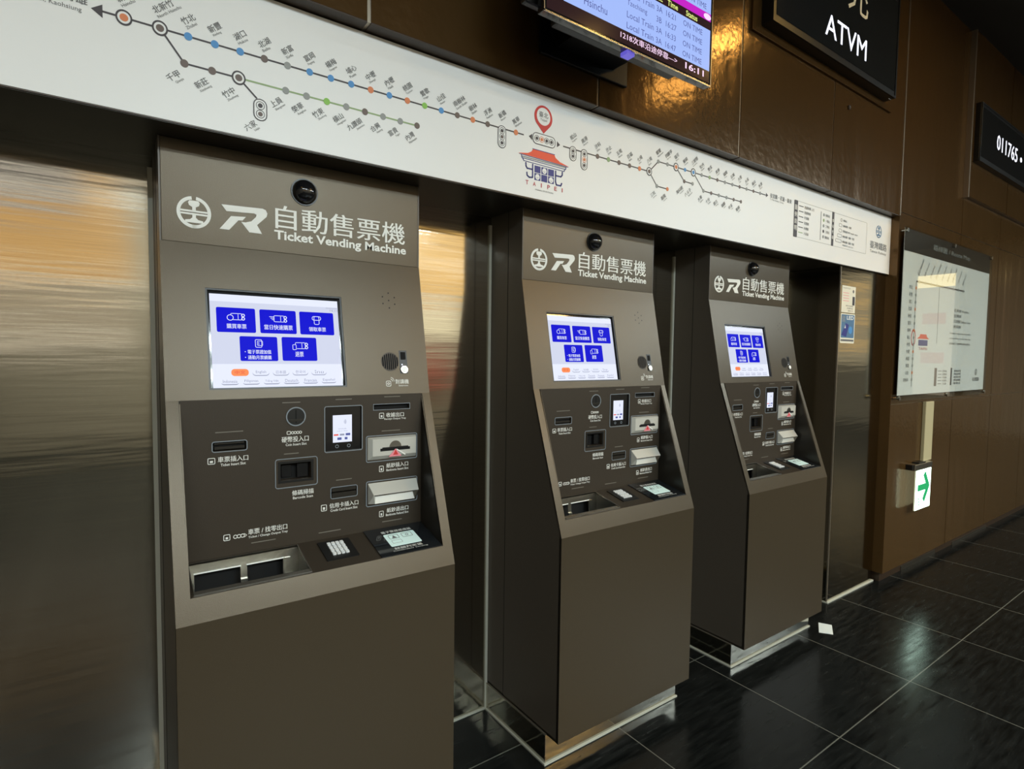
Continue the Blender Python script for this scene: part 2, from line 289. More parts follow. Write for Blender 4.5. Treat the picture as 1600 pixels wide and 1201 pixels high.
# ------------------------------------------------------------------ ticket vending machine (local origin: left foot at the wall)
W = .7
HDR = XZ(HY); PAN = XZ(-.284)
SLP = Fr((0, HY, ZB), (1, 0, 0), (0, HY - CY, ZB - ZC))      # v runs up the slope: v = -distance below the header
LOS = Fr((0, CY, ZC), (1, 0, 0), (0, CY - DY, ZC - ZD)); LLEN = math.hypot(CY - DY, ZC - ZD)
SHF = Fr((0, -.4285, .869), (1, 0, 0), (0, .1445, .0346))
DOOR = XZ(DY)
def shv(y): return (y + .4285) * 1.0284
def make_machine():
    root = empty('ticket_machine')
    side = [(0, ZE), (0, ZS), (HY, ZS), (HY, ZB), (CY, ZC), (DY, ZD), (DY, ZE)]
    for x in (0, W - .004):
        b = MB(); n = len(side); vs_ = [(x, y + .0003 * (y < 0), z) for y, z in side] + [(x + .004, y + .0003 * (y < 0), z) for y, z in side]
        b.add(vs_, [tuple(range(n)), tuple(range(2 * n - 1, n - 1, -1))] + [(i, n + i, n + (i + 1) % n, (i + 1) % n) for i in range(n)], 'dark_paint')
        if x == 0: b.box((-.0008, -.118, ZE), (0, -.116, ZS), 'hole')
        b.build('side_panel', root)
    # header
    b = MB(); b.box((.004, HY, ZB), (W - .004, HY + .012, ZS - .001), 'bronze_paint'); hd = b.build('header_panel', root, bevel=.0015)
    b = MB()
    cx, cz = .0757, 1.773; d0, d1 = .0002, .0012; wm = 'print_white'
    b.ring(HDR, cx, cz, .0305, .0385, d0, d1, wm, 98, 262, 20, 1.03); b.ring(HDR, cx, cz, .0305, .0385, d0, d1, wm, -98, 82, 20, 1.03)
    b.ring(HDR, cx, cz, .0305, .0385, d0, d1, wm, 261, 279, 6, 1.03)
    b.prism(HDR, [(cx + x, cz + z) for x, z in ((-.010, .029), (.010, .029), (.013, .024), (.011, .017), (.004, .013), (.004, .004), (-.004, .004), (-.004, .013), (-.011, .017), (-.013, .024))], d0, d1, wm)
    b.rect(HDR, cx - .0315, cz + .0005, cx + .0315, cz + .005, d0, d1, wm); b.rect(HDR, cx - .0315, cz - .0065, cx + .0315, cz - .002, d0, d1, wm)
    b.prism(HDR, [(cx + x, cz + z) for x, z in ((-.004, -.0065), (.004, -.0065), (.004, -.013), (.009, -.018), (.020, -.020), (.020, -.026), (-.020, -.026), (-.020, -.020), (-.009, -.018), (-.004, -.013))], d0, d1, wm)
    b.prism(HDR, [(.1383, 1.8035), (.238, 1.8075), (.246, 1.8045), (.2497, 1.796), (.2475, 1.787), (.2235, 1.762), (.2355, 1.7404), (.2042, 1.7405), (.1850, 1.7650), (.1950, 1.7650), (.2095, 1.7700), (.2210, 1.7830), (.2225, 1.7890), (.2170, 1.7915), (.1498, 1.7878)], d0, d1, wm)
    b.prism(HDR, [(.1603, 1.7765), (.1962, 1.7795), (.1880, 1.7690), (.1780, 1.7680), (.1556, 1.7405), (.1332, 1.7405)], d0, d1, wm)
    b.text(HDR, '自動售票機', .2706, 1.7605, .6510, 1.8240, .001, wm, .006)
    b.text(HDR, 'Ticket Vending Machine', .2668, 1.7235, .6555, 1.7560, .001, wm, .028)
    b.build('header_lettering', hd)
    # dome camera
    b = MB(); c = Vector((.348, HY - .001, 1.870)); r_ = .0335; rings = 10; seg = 24; vs_ = []; fs = []
    for i in range(rings + 1):
        a = math.pi / 2 * i / rings
        for j in range(seg):
            t = 2 * math.pi * j / seg; vs_.append(c + Vector((r_ * math.cos(a) * math.cos(t), -r_ * math.sin(a) * .95, r_ * math.cos(a) * math.sin(t))))
    for i in range(rings):
        for j in range(seg): fs.append((i * seg + j, (i + 1) * seg + j, (i + 1) * seg + (j + 1) % seg, i * seg + (j + 1) % seg))
    b.add(vs_, fs, 'black_gloss'); o = b.build('dome_camera', root, smooth=True); o['label'] = 'glossy black camera dome'
    b = MB(); b.ring(HDR, .348, 1.870, .0325, .037, 0, .003, 'black'); b.disc(HDR, .348, 1.87, .012, .012, .022, 'black'); b.build('dome_collar', o)
    # sloping screen panel
    b = MB(); hole = (.0947, -.3750, .4430, -.1130)
    b.plate(SLP, .0, -.39977, W, 0, [hole, (.6080, -.3390, .6335, -.2680)], 'bronze_paint', .012)
    sp = b.build('screen_panel', root)
    b = MB(); F2 = SLP
    b.rect(F2, .0947, -.375, .443, -.113, -.014, -.0095, 'black_gloss')
    b.outline(F2, .0947, -.375, .443, -.113, .0045, -.0095, -.0015, 'black', 0)
    disp = b.build('touch_screen', root)
    b = MB(); d = -.0092
    def sx(x): return .0040 + .1005 + (x - .1005) * (.4335 - .1045) / (.4310 - .1005)
    def R_(u0, s0, u1, s1, mm, lay=0, r=0): b.rect(F2, sx(u0), -s1, sx(u1), -s0, d, d + .0003 * (1 + lay), mm, r)
    R_(.1005, .1247, .4310, .3718, 'scr_white')
    R_(.1005, .1440, .4310, .3718, 'scr_pale', .3)
    R_(.1005, .3080, .4310, .3718, 'scr_white', .5)
    for (u0, s0, u1, s1) in ((.1146, .1594, .2080, .2249), (.2186, .1600, .3125, .2248), (.3219, .1604, .4164, .2250), (.1667, .2343, .2600, .3001), (.2713, .2337, .3640, .2993)): R_(u0, s0, u1, s1, 'scr_blue', 1, .004)
    T = lambda body, u0, s0, u1, s1, mm, bold=.01: b.text(F2, body, sx(u0), -s1, sx(u1), -s0, d + .0008, mm, bold)
    T('購買車票', .1380, .2020, .1850, .2150, 'scr_white'); T('當日快速購票', .2290, .2010, .3020, .2145, 'scr_white'); T('領取車票', .3460, .2030, .3930, .2155, 'scr_white')
    T('電子票證加值', .1850, .2700, .2430, .2810, 'scr_white'); T('通勤月票續購', .1850, .2850, .2430, .2960, 'scr_white'); T('退票', .3050, .2740, .3270, .2880, 'scr_white')
    for s_ in (.2755, .2905): b.disc(F2, sx(.1790), -s_, .0012, d, d + .0008, 'scr_white', n=8)
    def card(u, s_, k=1):   # ticket icon held by fingers
        b.outline(F2, sx(u), -s_ - .009 * k, sx(u + .028 * k), -s_ + .009 * k, .0013, d, d + .0008, 'scr_white', .002)
        b.line(F2, (sx(u + .018 * k), -s_ - .007 * k), (sx(u + .018 * k), -s_ + .007 * k), .0011, d, d + .0009, 'scr_white')
        b.ring(F2, sx(u + .030 * k), -s_ + .004 * k, .0025, .0045, d, d + .0009, 'scr_white', n=12); b.ring(F2, sx(u + .030 * k), -s_ - .005 * k, .0025, .0045, d, d + .0009, 'scr_white', n=12)
    card(.1480, .1830); b.disc(F2, sx(.1470), -.1860, .0082, d, d + .0010, 'scr_blue'); b.ring(F2, sx(.1470), -.1860, .0065, .0080, d, d + .0012, 'scr_white', n=20); T('$', .1452, .1815, .1488, .1905, 'scr_white')
    card(.2540, .1840)
    for k_ in range(3): b.line(F2, (sx(.2430 + .003 * k_), -.179 - .004 * k_), (sx(.2560), -.179 - .004 * k_), .0013, d, d + .0010, 'scr_white')
    b.outline(F2, sx(.3610), -.1960, sx(.3760), -.1720, .0014, d, d + .0008, 'scr_white', .003); b.outline(F2, sx(.3560), -.1840, sx(.3810), -.1720, .0014, d, d + .0008, 'scr_white', .004)
    b.outline(F2, sx(.2040), -.2640, sx(.2210), -.2420, .0013, d, d + .0008, 'scr_white', .002); b.outline(F2, sx(.2090), -.2590, sx(.2230), -.2460, .0011, d, d + .0009, 'scr_white', .001); b.line(F2, (sx(.213), -.249), (sx(.213), -.257), .001, d, d + .001, 'scr_white')
    card(.3060, .2570); b.rect(F2, sx(.2990), -.2690, sx(.3100), -.2540, d, d + .0010, 'scr_blue'); b.outline(F2, sx(.2990), -.2690, sx(.3090), -.2540, .0012, d, d + .0011, 'scr_white', .001)
    T('2024/05/05', .3960, .1450, .4280, .1480, 'scr_grey', 0); T('16:11', .4080, .1500, .4290, .1560, 'scr_grey', 0)
    chips1 = ['中文', 'English', '日本語', '한국어', 'ไทย']; chips2 = ['Indonesia', 'Filipinas', 'Tiếng Việt', 'Deutsch', 'Francais', 'Español']
    for i, t in enumerate(chips1):
        u = .1434 + .0505 * i; wv = .0415
        R_(u, .3225, u + wv, .3395, 'scr_grey' if i else 'scr_orange', 1, .008); R_(u + (0 if i else .0), .3210, u + wv, .3375, 'scr_white' if i else 'scr_orange', 2, .008)
        b.text(F2, t, sx(u + .008), -.3345, sx(u + wv - .008), -.3255, d + .0012, 'scr_grey' if i else 'scr_red', 0)
    for i, t in enumerate(chips2):
        u = .1190 + .0505 * i; wv = .0415
        R_(u, .3475, u + wv, .3625, 'scr_grey', 1, .007); R_(u - .001, .3440, u + wv + .001, .3602, 'scr_white', 2, .007)
        b.text(F2, t, sx(u + .004), -.3575, sx(u + wv - .004), -.3490, d + .0012, 'scr_grey', 0)
    b.build('screen_page', disp)
    b = MB()
    for (u, s_) in ((.5890, .1140), (.5697, .1035), (.6079, .1035), (.5892, .0908), (.5894, .1370), (.5700, .1245), (.6079, .1245)): b.disc(F2, u, -s_, .0022, .0002, .0006, 'hole', n=10)
    b.build('microphone_holes', root)
    b = MB(); b.disc(F2, .5780, -.3025, .0275, .0002, .0008, 'panel_paint', ry=.0285, n=32)
    for i in range(8):
        u = .5780 - .0225 + i * .00643; hh = .9 * .0275 * math.sqrt(max(0, 1 - ((u - .578) / .0275) ** 2)); b.rect(F2, u - .0019, -.3025 - hh, u + .0019, -.3025 + hh, .0009, .0013, 'hole', .0015)
    b.build('speaker_grille', root)
    b = MB(); b.rect(F2, .6080, -.3390, .6335, -.2680, -.006, .0006, 'black'); b.rect(F2, .6125, -.2960, .6290, -.2730, .0006, .0012, 'hole', .002)
    b.rect(F2, .6145, -.3130, .6175, -.3095, .0006, .001, 'led_white'); b.text(F2, 'HELP', .619, -.313, .630, -.310, .001, 'label_grey')
    ic = b.build('intercom', root); b = MB(); b.ring(F2, .6212, -.3265, .0092, .0115, .0006, .004, 'steel'); b.disc(F2, .6212, -.3265, .0092, .0006, .005, 'btn_white'); b.build('button', ic)
    b = MB(); b.text(F2, '對講機', .5900, -.3700, .6330, -.3560, .0008, 'label_white', .01); b.text(F2, 'Intercom', .6000, -.3775, .6300, -.3725, .0008, 'label_white', .01)
    b.outline(F2, .5600, -.3770, .5760, -.3600, .0018, .0002, .0008, 'label_white', .002); b.ring(F2, .568, -.3685, .002, .0038, .0002, .0008, 'label_white', n=12)
    for r_ in (.008, .013): b.ring(F2, .5740, -.3620, r_ - .0016, r_, .0002, .0008, 'label_white', 0, 80, 8)
    b.build('intercom_label', ic)
    # control recess: control panel, inner cheeks, shelf
    b = MB()
    slots = dict(receipt=(.5182, 1.2590, .6310, 1.2735), tick=(.0990, 1.1735, .1760, 1.1960), bcode=(.2590, 1.0805, .3385, 1.1255), card=(.3935, 1.0150, .4670, 1.0440), bn1=(.5000, 1.1120, .6530, 1.1780), bn2=(.5000, .9810, .6540, 1.0440), rdr=(.3780, 1.1480, .4820, 1.2720))
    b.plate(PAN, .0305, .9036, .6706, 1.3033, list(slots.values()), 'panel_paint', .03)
    cp = b.build('control_panel', root)
    for k_, dd in (('receipt', -.012), ('tick', -.012), ('bcode', -.025), ('card', -.012)): h = slots[k_]; b = MB(); b.rect(PAN, h[0], h[1], h[2], h[3], -.03, dd, 'hole'); b.build('slot_backing', cp)
    b = MB(); q = [(-.284, 1.3033), (-.284, .9036), (-.4285, .869), (CY, ZC)]
    for x in (.0305, .6706):
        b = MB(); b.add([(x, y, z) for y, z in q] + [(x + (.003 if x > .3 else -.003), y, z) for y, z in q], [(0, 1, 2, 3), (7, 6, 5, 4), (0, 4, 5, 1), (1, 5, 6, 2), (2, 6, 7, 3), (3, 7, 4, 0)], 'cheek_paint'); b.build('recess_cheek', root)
    # sloping frame round the recess
    b = MB(); T2 = LLEN
    sfr = lambda z: (ZC - z) / (ZC - ZD) * LLEN
    for pts in ([(0, 0), (.0305, 0), (.0305, -sfr(.869)), (0, -sfr(.869))], [(.6706, 0), (W, 0), (W, -sfr(.869)), (.6706, -sfr(.869))]): b.prism(LOS, pts, -.008, 0, 'bronze_paint')
    b.prism(LOS, [(0, -LLEN), (W, -LLEN), (W, -sfr(.869)), (0, -sfr(.869))], -.006, 0, 'bronze_paint')
    b.build('recess_frame', root)
    b = MB(); b.box((0, DY, ZE), (W, DY + .012, ZD), 'bronze_paint'); b.box((0, DY + .012, ZE), (W, 0, ZE + .01), 'dark_paint'); b.build('lower_door', root)
    # printed labels on the control panel
    b = MB(); pw = 'label_white'
    def L2(zh, en, u0, v0, u1, v1, e0, ev0, e1, ev1):
        b.text(PAN, zh, u0, v0, u1, v1, .0006, pw, .012); b.text(PAN, en, e0, ev0, e1, ev1, .0006, pw, .012)
    L2('硬幣投入口', 'Coin Insert Slot', .2625, 1.1830, .3325, 1.1985, .2725, 1.1730, .3270, 1.1800)
    L2('收據出口', 'Receipt Output Tray', .5570, 1.2350, .6130, 1.2485, .5510, 1.2260, .6200, 1.2330)
    L2('紙鈔插入口', 'Banknote Insert Slot', .5575, 1.0840, .6275, 1.0980, .5575, 1.0740, .6285, 1.0810)
    L2('紙鈔退出口', 'Banknote Refund Slot', .5590, .9490, .6285, .9630, .5560, .9390, .6290, .9460)
    L2('車票插入口', 'Ticket Insert Slot', .1100, 1.1450, .1800, 1.1595, .1160, 1.1350, .1740, 1.1420)
    L2('條碼掃描', 'Barcode Scan', .2880, 1.0370, .3450, 1.0510, .2900, 1.0270, .3430, 1.0340)
    L2('信用卡插入口', 'Credit Card Insert Slot', .3885, .9870, .4715, 1.0010, .3910, .9770, .4690, .9840)
    L2('車票 / 找零出口', 'Ticket / Change Output Tray', .1780, .9490, .2745, .9640, .1780, .9385, .2760, .9460)
    for (u0, v0, u1, v1) in ((.5350, 1.2320, .5500, 1.2490), (.0870, 1.1420, .1040, 1.1580), (.3650, .9820, .3810, 1.0000), (.5350, 1.0740, .5490, 1.0920), (.5350, .9390, .5490, .9570), (.1199, .9430, .1356, .9590)):
        b.outline(PAN, u0, v0, u1, v1, .0016, .0002, .0007, pw, .001); b.rect(PAN, u0 + .005, v0 + .004, u1 - .005, v1 - .007, .0002, .0007, pw)
    for i in range(3): b.ring(PAN, .1475 + .0085 * i, .950, .0035, .0052, .0002, .0007 + .0001 * i, pw, n=16)
    b.line(PAN, (.1680, .9550), (.1745, .950), .0013, .0002, .0007, pw); b.line(PAN, (.1680, .9450), (.1745, .950), .0013, .0002, .0007, pw)
    b.outline(PAN, .2756, 1.2035, .2860, 1.2130, .0015, .0002, .0007, pw, .001)
    for i in range(4): b.ring(PAN, .2905 + .0068 * i, 1.2080, .0024, .0040, .0002, .0007 + .0001 * i, pw, n=14)
    b.build('panel_lettering', cp)
    for (u, v, w_) in ((.1370, 1.2210, .064), (.2870, 1.1520, .038), (.2880, 1.2895, .046), (.4300, 1.2930, .046), (.5720, 1.1950, .058), (.5760, 1.2960, .05), (.5760, .9235, .062), (.3890, .9225, .062), (.4300, 1.0650, .045), (.2150, .9265, .060)):
        b = MB(); b.rect(PAN, u - w_ / 2, v - .0012, u + w_ / 2, v + .0012, .0002, .0008, 'label_grey'); b.build('guide_light', cp)
    # coin slot
    b = MB(); b.ring(PAN, .2995, 1.2512, .0228, .0258, 0, .002, 'outline_grey', n=36); b.disc(PAN, .2995, 1.2512, .0228, 0, .001, 'black', n=36)
    b.rect(PAN, .2980, 1.2340, .3010, 1.2690, .001, .0014, 'hole'); b.rect(PAN, .2800, 1.2380, .3195, 1.2440, .001, .003, 'cheek_paint', .002); b.build('coin_slot', root)
    # card reader display
    b = MB(); b.outline(PAN, .3750, 1.1450, .4845, 1.2750, .0022, 0, .0015, 'outline_grey', .004); b.rect(PAN, .3780, 1.1480, .4820, 1.2720, -.02, -.005, 'black_gloss')
    cr_ = b.build('contactless_reader', root)
    b = MB(); dd = -.0045; b.rect(PAN, .4005, 1.1712, .4550, 1.2482, -.006, dd, 'scr_white'); ux = .4278
    for i, r_ in enumerate((.004, .0065, .009)): b.ring(PAN, ux + .002, 1.2290, r_ - .001, r_, dd, dd + .0003, 'scr_grey', -50, 50, 8)
    b.text(PAN, 'VISA', .4150, 1.2080, .4400, 1.2105, dd + .0003, 'scr_grey'); b.text(PAN, 'NFC Pay', .4120, 1.2010, .4430, 1.2040, dd + .0003, 'scr_grey')
    b.rect(PAN, .4030, 1.1905, .4160, 1.1945, dd, dd + .0003, 'scr_red'); b.rect(PAN, .4200, 1.1900, .4330, 1.1950, dd, dd + .0003, 'scr_grey'); b.rect(PAN, .4370, 1.1895, .4500, 1.1960, dd, dd + .0003, 'mon_text')
    b.rect(PAN, .4130, 1.1780, .4250, 1.1850, dd, dd + .0003, 'mon_text', .001); b.rect(PAN, .4340, 1.1780, .4420, 1.1850, dd, dd + .0003, 'mon_text', .001)
    b.build('reader_display', cr_)
    b = MB()
    for u in (.412, .446): b.ring(PAN, u, 1.160, .0035, .005, -.0052, -.0045, 'outline_grey', n=12)
    b.build('reader_keys', cr_)
    # plain slots
    def bez(name, k_, pad, r=.004, m_='outline_grey'):
        h = slots[k_]; b_ = MB(); b_.outline(PAN, h[0] - pad, h[1] - pad, h[2] + pad, h[3] + pad, pad * .8, 0, .0016, m_, r); return b_
    b = bez('r', 'receipt', .002, 0); b.build('receipt_slot', root)
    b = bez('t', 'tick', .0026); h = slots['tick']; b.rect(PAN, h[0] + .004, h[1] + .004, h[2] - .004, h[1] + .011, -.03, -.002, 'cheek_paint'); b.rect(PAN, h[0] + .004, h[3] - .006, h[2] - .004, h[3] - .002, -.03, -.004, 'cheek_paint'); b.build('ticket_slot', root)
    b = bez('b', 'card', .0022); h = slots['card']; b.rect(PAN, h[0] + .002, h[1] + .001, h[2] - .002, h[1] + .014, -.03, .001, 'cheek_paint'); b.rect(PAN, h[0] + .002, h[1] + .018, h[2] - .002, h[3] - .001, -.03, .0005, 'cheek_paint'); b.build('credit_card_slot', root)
    b = MB(); b.outline(PAN, .2450, 1.0600, .3560, 1.1395, .002, 0, .0015, 'outline_grey', .005); b.outline(PAN, .2530, 1.0740, .3450, 1.1320, .006, .0, .0012, 'black', 0)
    b.rect(PAN, .266, 1.086, .292, 1.118, -.028, -.02, 'black_gloss', .004); b.rect(PAN, .305, 1.084, .333, 1.121, -.028, -.012, 'black_gloss'); b.build('barcode_scanner', root)
    # banknote mouths
    b = MB(); b.outline(PAN, .4945, 1.1055, .6570, 1.1835, .0022, 0, .0016, 'outline_grey', .004)
    A = [(.5000, 1.1120), (.6530, 1.1120), (.6530, 1.1780), (.5000, 1.1780)]; I = [(.5110, 1.1240), (.6480, 1.1240), (.6480, 1.1735), (.5110, 1.1735)]
    vs_ = [PAN.p(*q, 0) for q in A] + [PAN.p(*q, .012) for q in I]; b.add(vs_, [(i, (i + 1) % 4, 4 + (i + 1) % 4, 4 + i) for i in range(4)] + [(4, 5, 6, 7)], 'silver_plastic')
    b.rect(PAN, .5340, 1.1370, .6280, 1.1450, .0121, .0126, 'hole'); b.rect(PAN, .5400, 1.1450, .6220, 1.1480, .0121, .0130, 'black')
    b.ring(PAN, .5810, 1.1470, 0.002, .0190, .0121, .0127, 'steel_dark', 0, 180, 14)
    mo = b.build('banknote_insert_mouth', root); mo['label'] = 'silver mouth with a red arrow'
    b = MB(); b.prism(PAN, [(.5810, 1.1420), (.5590, 1.1190), (.6000, 1.1190)], .0128, .0140, 'c_pink'); b.prism(PAN, [(.5810, 1.1390), (.5730, 1.1240), (.5890, 1.1240)], .0140, .0146, 'c_red'); b.line(PAN, (.584, 1.140), (.612, 1.122), .0035, .0128, .0145, 'print_white'); b.build('insert_arrow', mo)
    b = MB(); b.outline(PAN, .4945, .9745, .6580, 1.0500, .0022, 0, .0016, 'outline_grey', .004)
    # hood: sloping top, under it the recessed lip
    P_ = [(.5000, 1.0440, .0), (.6540, 1.0440, .0), (.6540, 1.0110, .0), (.5000, .9810, .0), (.6540, .9810, 0)]
    yy = lambda u, v, d_: PAN.p(u, v, d_)
    b.add([yy(.5000, 1.0440, .002), yy(.6540, 1.0440, .002), yy(.6500, 1.0130, .028), yy(.5080, 1.0130, .028)], [(3, 2, 1, 0)], 'silver_plastic')
    b.add([yy(.5000, 1.0440, .002), yy(.5080, 1.0130, .028), yy(.5000, .9830, .002)], [(0, 2, 1)], 'silver_plastic'); b.add([yy(.6540, 1.0440, .002), yy(.6500, 1.0130, .028), yy(.6540, .9830, .002)], [(0, 1, 2)], 'silver_plastic')
    b.add([yy(.5080, 1.0130, .028), yy(.6500, 1.0130, .028), yy(.6460, 1.0090, .010), yy(.5200, 1.0090, .010)], [(0, 1, 2, 3)], 'black')
    b.add([yy(.5200, 1.0060, .010), yy(.6380, 1.0060, .010), yy(.6420, .9850, .016), yy(.5160, .9850, .016)], [(3, 2, 1, 0)], 'silver_plastic')
    b.add([yy(.5000, .9830, .002), yy(.5080, 1.0130, .028), yy(.5200, 1.0060, .010), yy(.5160, .9850, .016)], [(0, 3, 2, 1)], 'silver_plastic')
    b.add([yy(.6540, .9830, .002), yy(.6500, 1.0130, .028), yy(.6380, 1.0060, .010), yy(.6420, .9850, .016)], [(0, 1, 2, 3)], 'steel_dark')
    b.add([yy(.5000, .9830, .002), yy(.5160, .9850, .016), yy(.6420, .9850, .016), yy(.6540, .9830, .002)], [(0, 3, 2, 1)], 'silver_plastic')
    b.rect(PAN, .53, 1.018, .545, 1.019, .02, .0225, 'ink_grey')
    mo = b.build('banknote_refund_mouth', root); mo['label'] = 'silver hooded mouth'
    # shelf with tray
    tray = (.0380, .0060, .3000, .1400)
    b = MB(); b.plate(SHF, .0305, 0, .6706, .1486, [tray], 'panel_paint', .006); b.build('shelf', root)
    b = MB(); t0, t1, t2, t3 = tray; w_ = .0022
    b.outline(SHF, t0, t1, t2, t3, w_, -.002, .0025, 'steel', 0)
    b.rect(SHF, t0, t1, t2, t1 + .016, -.003, .0005, 'steel'); dz = -.085
    q = [(t0, t1), (t2, t1), (t2, t3), (t0, t3)]
    b.add([SHF.p(t0, t1, dz), SHF.p(t2, t1, dz), SHF.p(t2, t3, dz), SHF.p(t0, t3, dz)], [(0, 1, 2, 3)], 'steel_dark')
    for i, mm in ((0, 'steel'), (1, 'steel_dark'), (3, 'steel_dark')):
        a, c = q[i], q[(i + 1) % 4]; b.add([SHF.p(*a, 0), SHF.p(*c, 0), SHF.p(*c, dz), SHF.p(*a, dz)], [(0, 1, 2, 3)], mm)
    # sloped steel back with two openings
    BK = Fr(SHF.p(t0, t3 - .004, -.002), SHF.U, SHF.N * .95 + SHF.V * .30)
    b.plate(BK, 0, -.075, t2 - t0, 0, [(.014, -.075, .118, -.022), (.134, -.075, .222, -.022)], 'steel', .004)
    b.add([BK.p(0, -.08, -.03), BK.p(t2 - t0, -.08, -.03), BK.p(t2 - t0, 0, -.03), BK.p(0, 0, -.03)], [(0, 1, 2, 3)], 'hole')
    for (u, uu) in ((.014, .118), (.134, .222)): b.rect(BK, u - .001, -.0235, uu + .001, -.0205, 0, .0015, 'print_white')
    b.rect(BK, .118, -.075, .134, -.055, 0, .006, 'steel'); b.rect(BK, .224, -.075, .240, -.022, 0, .004, 'steel')
    tr_ = b.build('output_tray', root); tr_['label'] = 'polished steel tray with two openings'
    b = MB(); b.rect(SHF, .3480, shv(-.3930), .4350, shv(-.3030), 0, .003, 'black', .002); kp = b.build('keypad', root)
    for i in range(4):
        for j in range(4):
            b = MB(); u = .3740 + i * .0117; y = -.3690 + j * .0158; b.rect(SHF, u - .0046, shv(y - .0058), u + .0046, shv(y + .0058), .003, .0065, 'key', .0015); b.build('key', kp)
    b = MB(); b.rect(SHF, .4850, shv(-.4260), .6690, shv(-.2870), 0, .003, 'panel_dark_screen'); pd = b.build('card_pad', root)
    b = MB(); b.rect(SHF, .5290, shv(-.3895), .6235, shv(-.3255), .003, .0038, 'pad_white', .004)
    b.outline(SHF, .5400, shv(-.3530), .5700, shv(-.3320), .0012, .0038, .0042, 'ink_grey', .002); b.outline(SHF, .5800, shv(-.3530), .6120, shv(-.3320), .0012, .0038, .0042, 'ink_grey', .002); b.outline(SHF, .5400, shv(-.3760), .5700, shv(-.3600), .0009, .0038, .0042, 'c_grey', .001)
    b.ring(SHF, .5960, shv(-.3425), .0035, .0050, .0038, .0043, 'ink_grey', n=12); b.prism(SHF, [(.548, shv(-.350)), (.562, shv(-.350)), (.555, shv(-.336))], .0038, .0043, 'ink_grey')
    b.text(SHF, '電子票證感應區', .5290, shv(-.3190), .6220, shv(-.3070), .0032, 'label_white', .01)
    b.text(SHF, '餘額判定區', .5330, shv(-.4060), .6180, shv(-.3950), .0032, 'label_white', .01); b.text(SHF, 'Contactless Sensing', .5250, shv(-.4150), .6300, shv(-.4090), .0032, 'label_white')
    b.build('pad_display', pd)
    # plinth
    b = MB(); b.box((-.005, PY, 0), (W - .004, 0, ZE), 'brushed_steel'); pl_ = b.build('plinth', root, bevel=.002); pl_['label'] = 'brushed steel plinth'
    b = MB()
    b.box((-.012, PY - .007, 0), (W, PY, .006), 'sealant'); b.box((-.012, PY, 0), (-.005, 0, .006), 'sealant'); b.box((-.007, PY, ZE), (0, 0, ZE + .0025), 'seam_metal')
    b.box((-.0065, PY - .0015, .006), (-.0035, PY + .0015, ZE), 'steel')
    b.build('plinth_sealant', pl_)
    b = MB(); b.box((-.012, -.007, .006), (-.001, 0, ZS - .03), 'sealant'); b.build('wall_joint', root)
    return root
def copy_tree(o, parent=None):
    c = o.copy(); COL.objects.link(c)
    if parent: c.parent = parent
    for ch in [x for x in bpy.data.objects if x.parent == o]: copy_tree(ch, c)
    return c
m1 = make_machine()
m2 = copy_tree(m1); m2.location = (1.1069, 0, 0)
m3 = copy_tree(m1); m3.location = (2.2008, 0, 0)
G = 'ticket vending machines set into the steel wall'
tag(m1, 'nearest bronze ticket vending machine, leftmost of the three, cut off by the bottom edge', 'ticket machine', G)
tag(m2, 'middle bronze ticket vending machine, standing between the other two', 'ticket machine', G)
tag(m3, 'farthest bronze ticket vending machine, beside the steel column with the stickers', 'ticket machine', G)

# ------------------------------------------------------------------ route map sign over the machines
sign = empty('route_map_sign', (0, LY, ZS)); tag(sign, 'long white railway route map board above the ticket machines', 'sign')
def under(o, par):   # keep world position below an Empty that is not at the origin
    o.parent = par; o.matrix_parent_inverse = Matrix.Translation(par.location).inverted(); return o
BR = XZ(LY)
b = MB(); b.box((XL, LY + .004, ZS + .0205), (XE - .001, -.002, ZT - .004), 'brown_dark'); b.box((XL, LY + .001, ZS), (XE - .001, LY + .004, ZS + .0205), 'brown_dark'); under(b.build('sign_housing'), sign)
b = MB(); b.box((XL, LY, ZS + .003), (XE - .001, LY + .004, ZT - .006), 'board_white'); face = under(b.build('sign_face'), sign)
D0 = .0002
dots = MB(); lines = MB(); lab = MB()
ZU, ZL, ZR = 2.1512, 2.0880, 2.2003
xu = lambda i: .0580 + .0550 * (i - 2)   # upper line station i (i=2 is the first blue dot)
def seg(p, q, c='ink', w_=.0042): lines.line(BR, p, q, w_, D0, .0006, c)
def dot(x, z, c, r=.0085): dots.disc(BR, x, z, r, D0, .0012, c, ry=r * 1.05, n=16)
def hub(x, z, c): dots.disc(BR, x, z, .0155, D0, .0010, 'board_white', ry=.0165); dots.ring(BR, x, z, .0120, .0155, D0, .0014, 'ink', k=1.07); dots.disc(BR, x, z, .0080, D0, .0016, c, n=16)
def pill(x0, z0, x1, z1, cs, horiz):
    dots.rect(BR, x0, z0, x1, z1, D0, .0010, 'board_white', .0155); dots.outline(BR, x0, z0, x1, z1, .0022, D0, .0014, 'ink', .0130)
    n = len(cs)
    for i, c in enumerate(cs):
        if horiz: x = x0 + .0175 + (x1 - x0 - .035) * i / (n - 1); z = (z0 + z1) / 2
        else: x = (x0 + x1) / 2; z = z1 - .0165 - (z1 - z0 - .033) * i / (n - 1)
        dots.ring(BR, x, z, .0088, .0102, D0, .0016, 'ink' if c != 'c_orange' else 'c_orange', n=20); dots.disc(BR, x, z, .0055, D0, .0018, c, n=14)
ANG = math.radians(40)
def lab_up(x, z, zh, en, hub_=False):
    k = .006 if hub_ else 0; c, s_ = math.cos(ANG), math.sin(ANG); ox, oz = x - .0075, z + .0225 + k
    wd = lab.text_at(BR, zh, ox, oz, .0155, ANG, .0008, 'ink_grey', bold=.01)
    lab.text_at(BR, en, ox + s_ * .0098, oz - c * .0098, .0068, ANG, .0008, 'ink_grey')
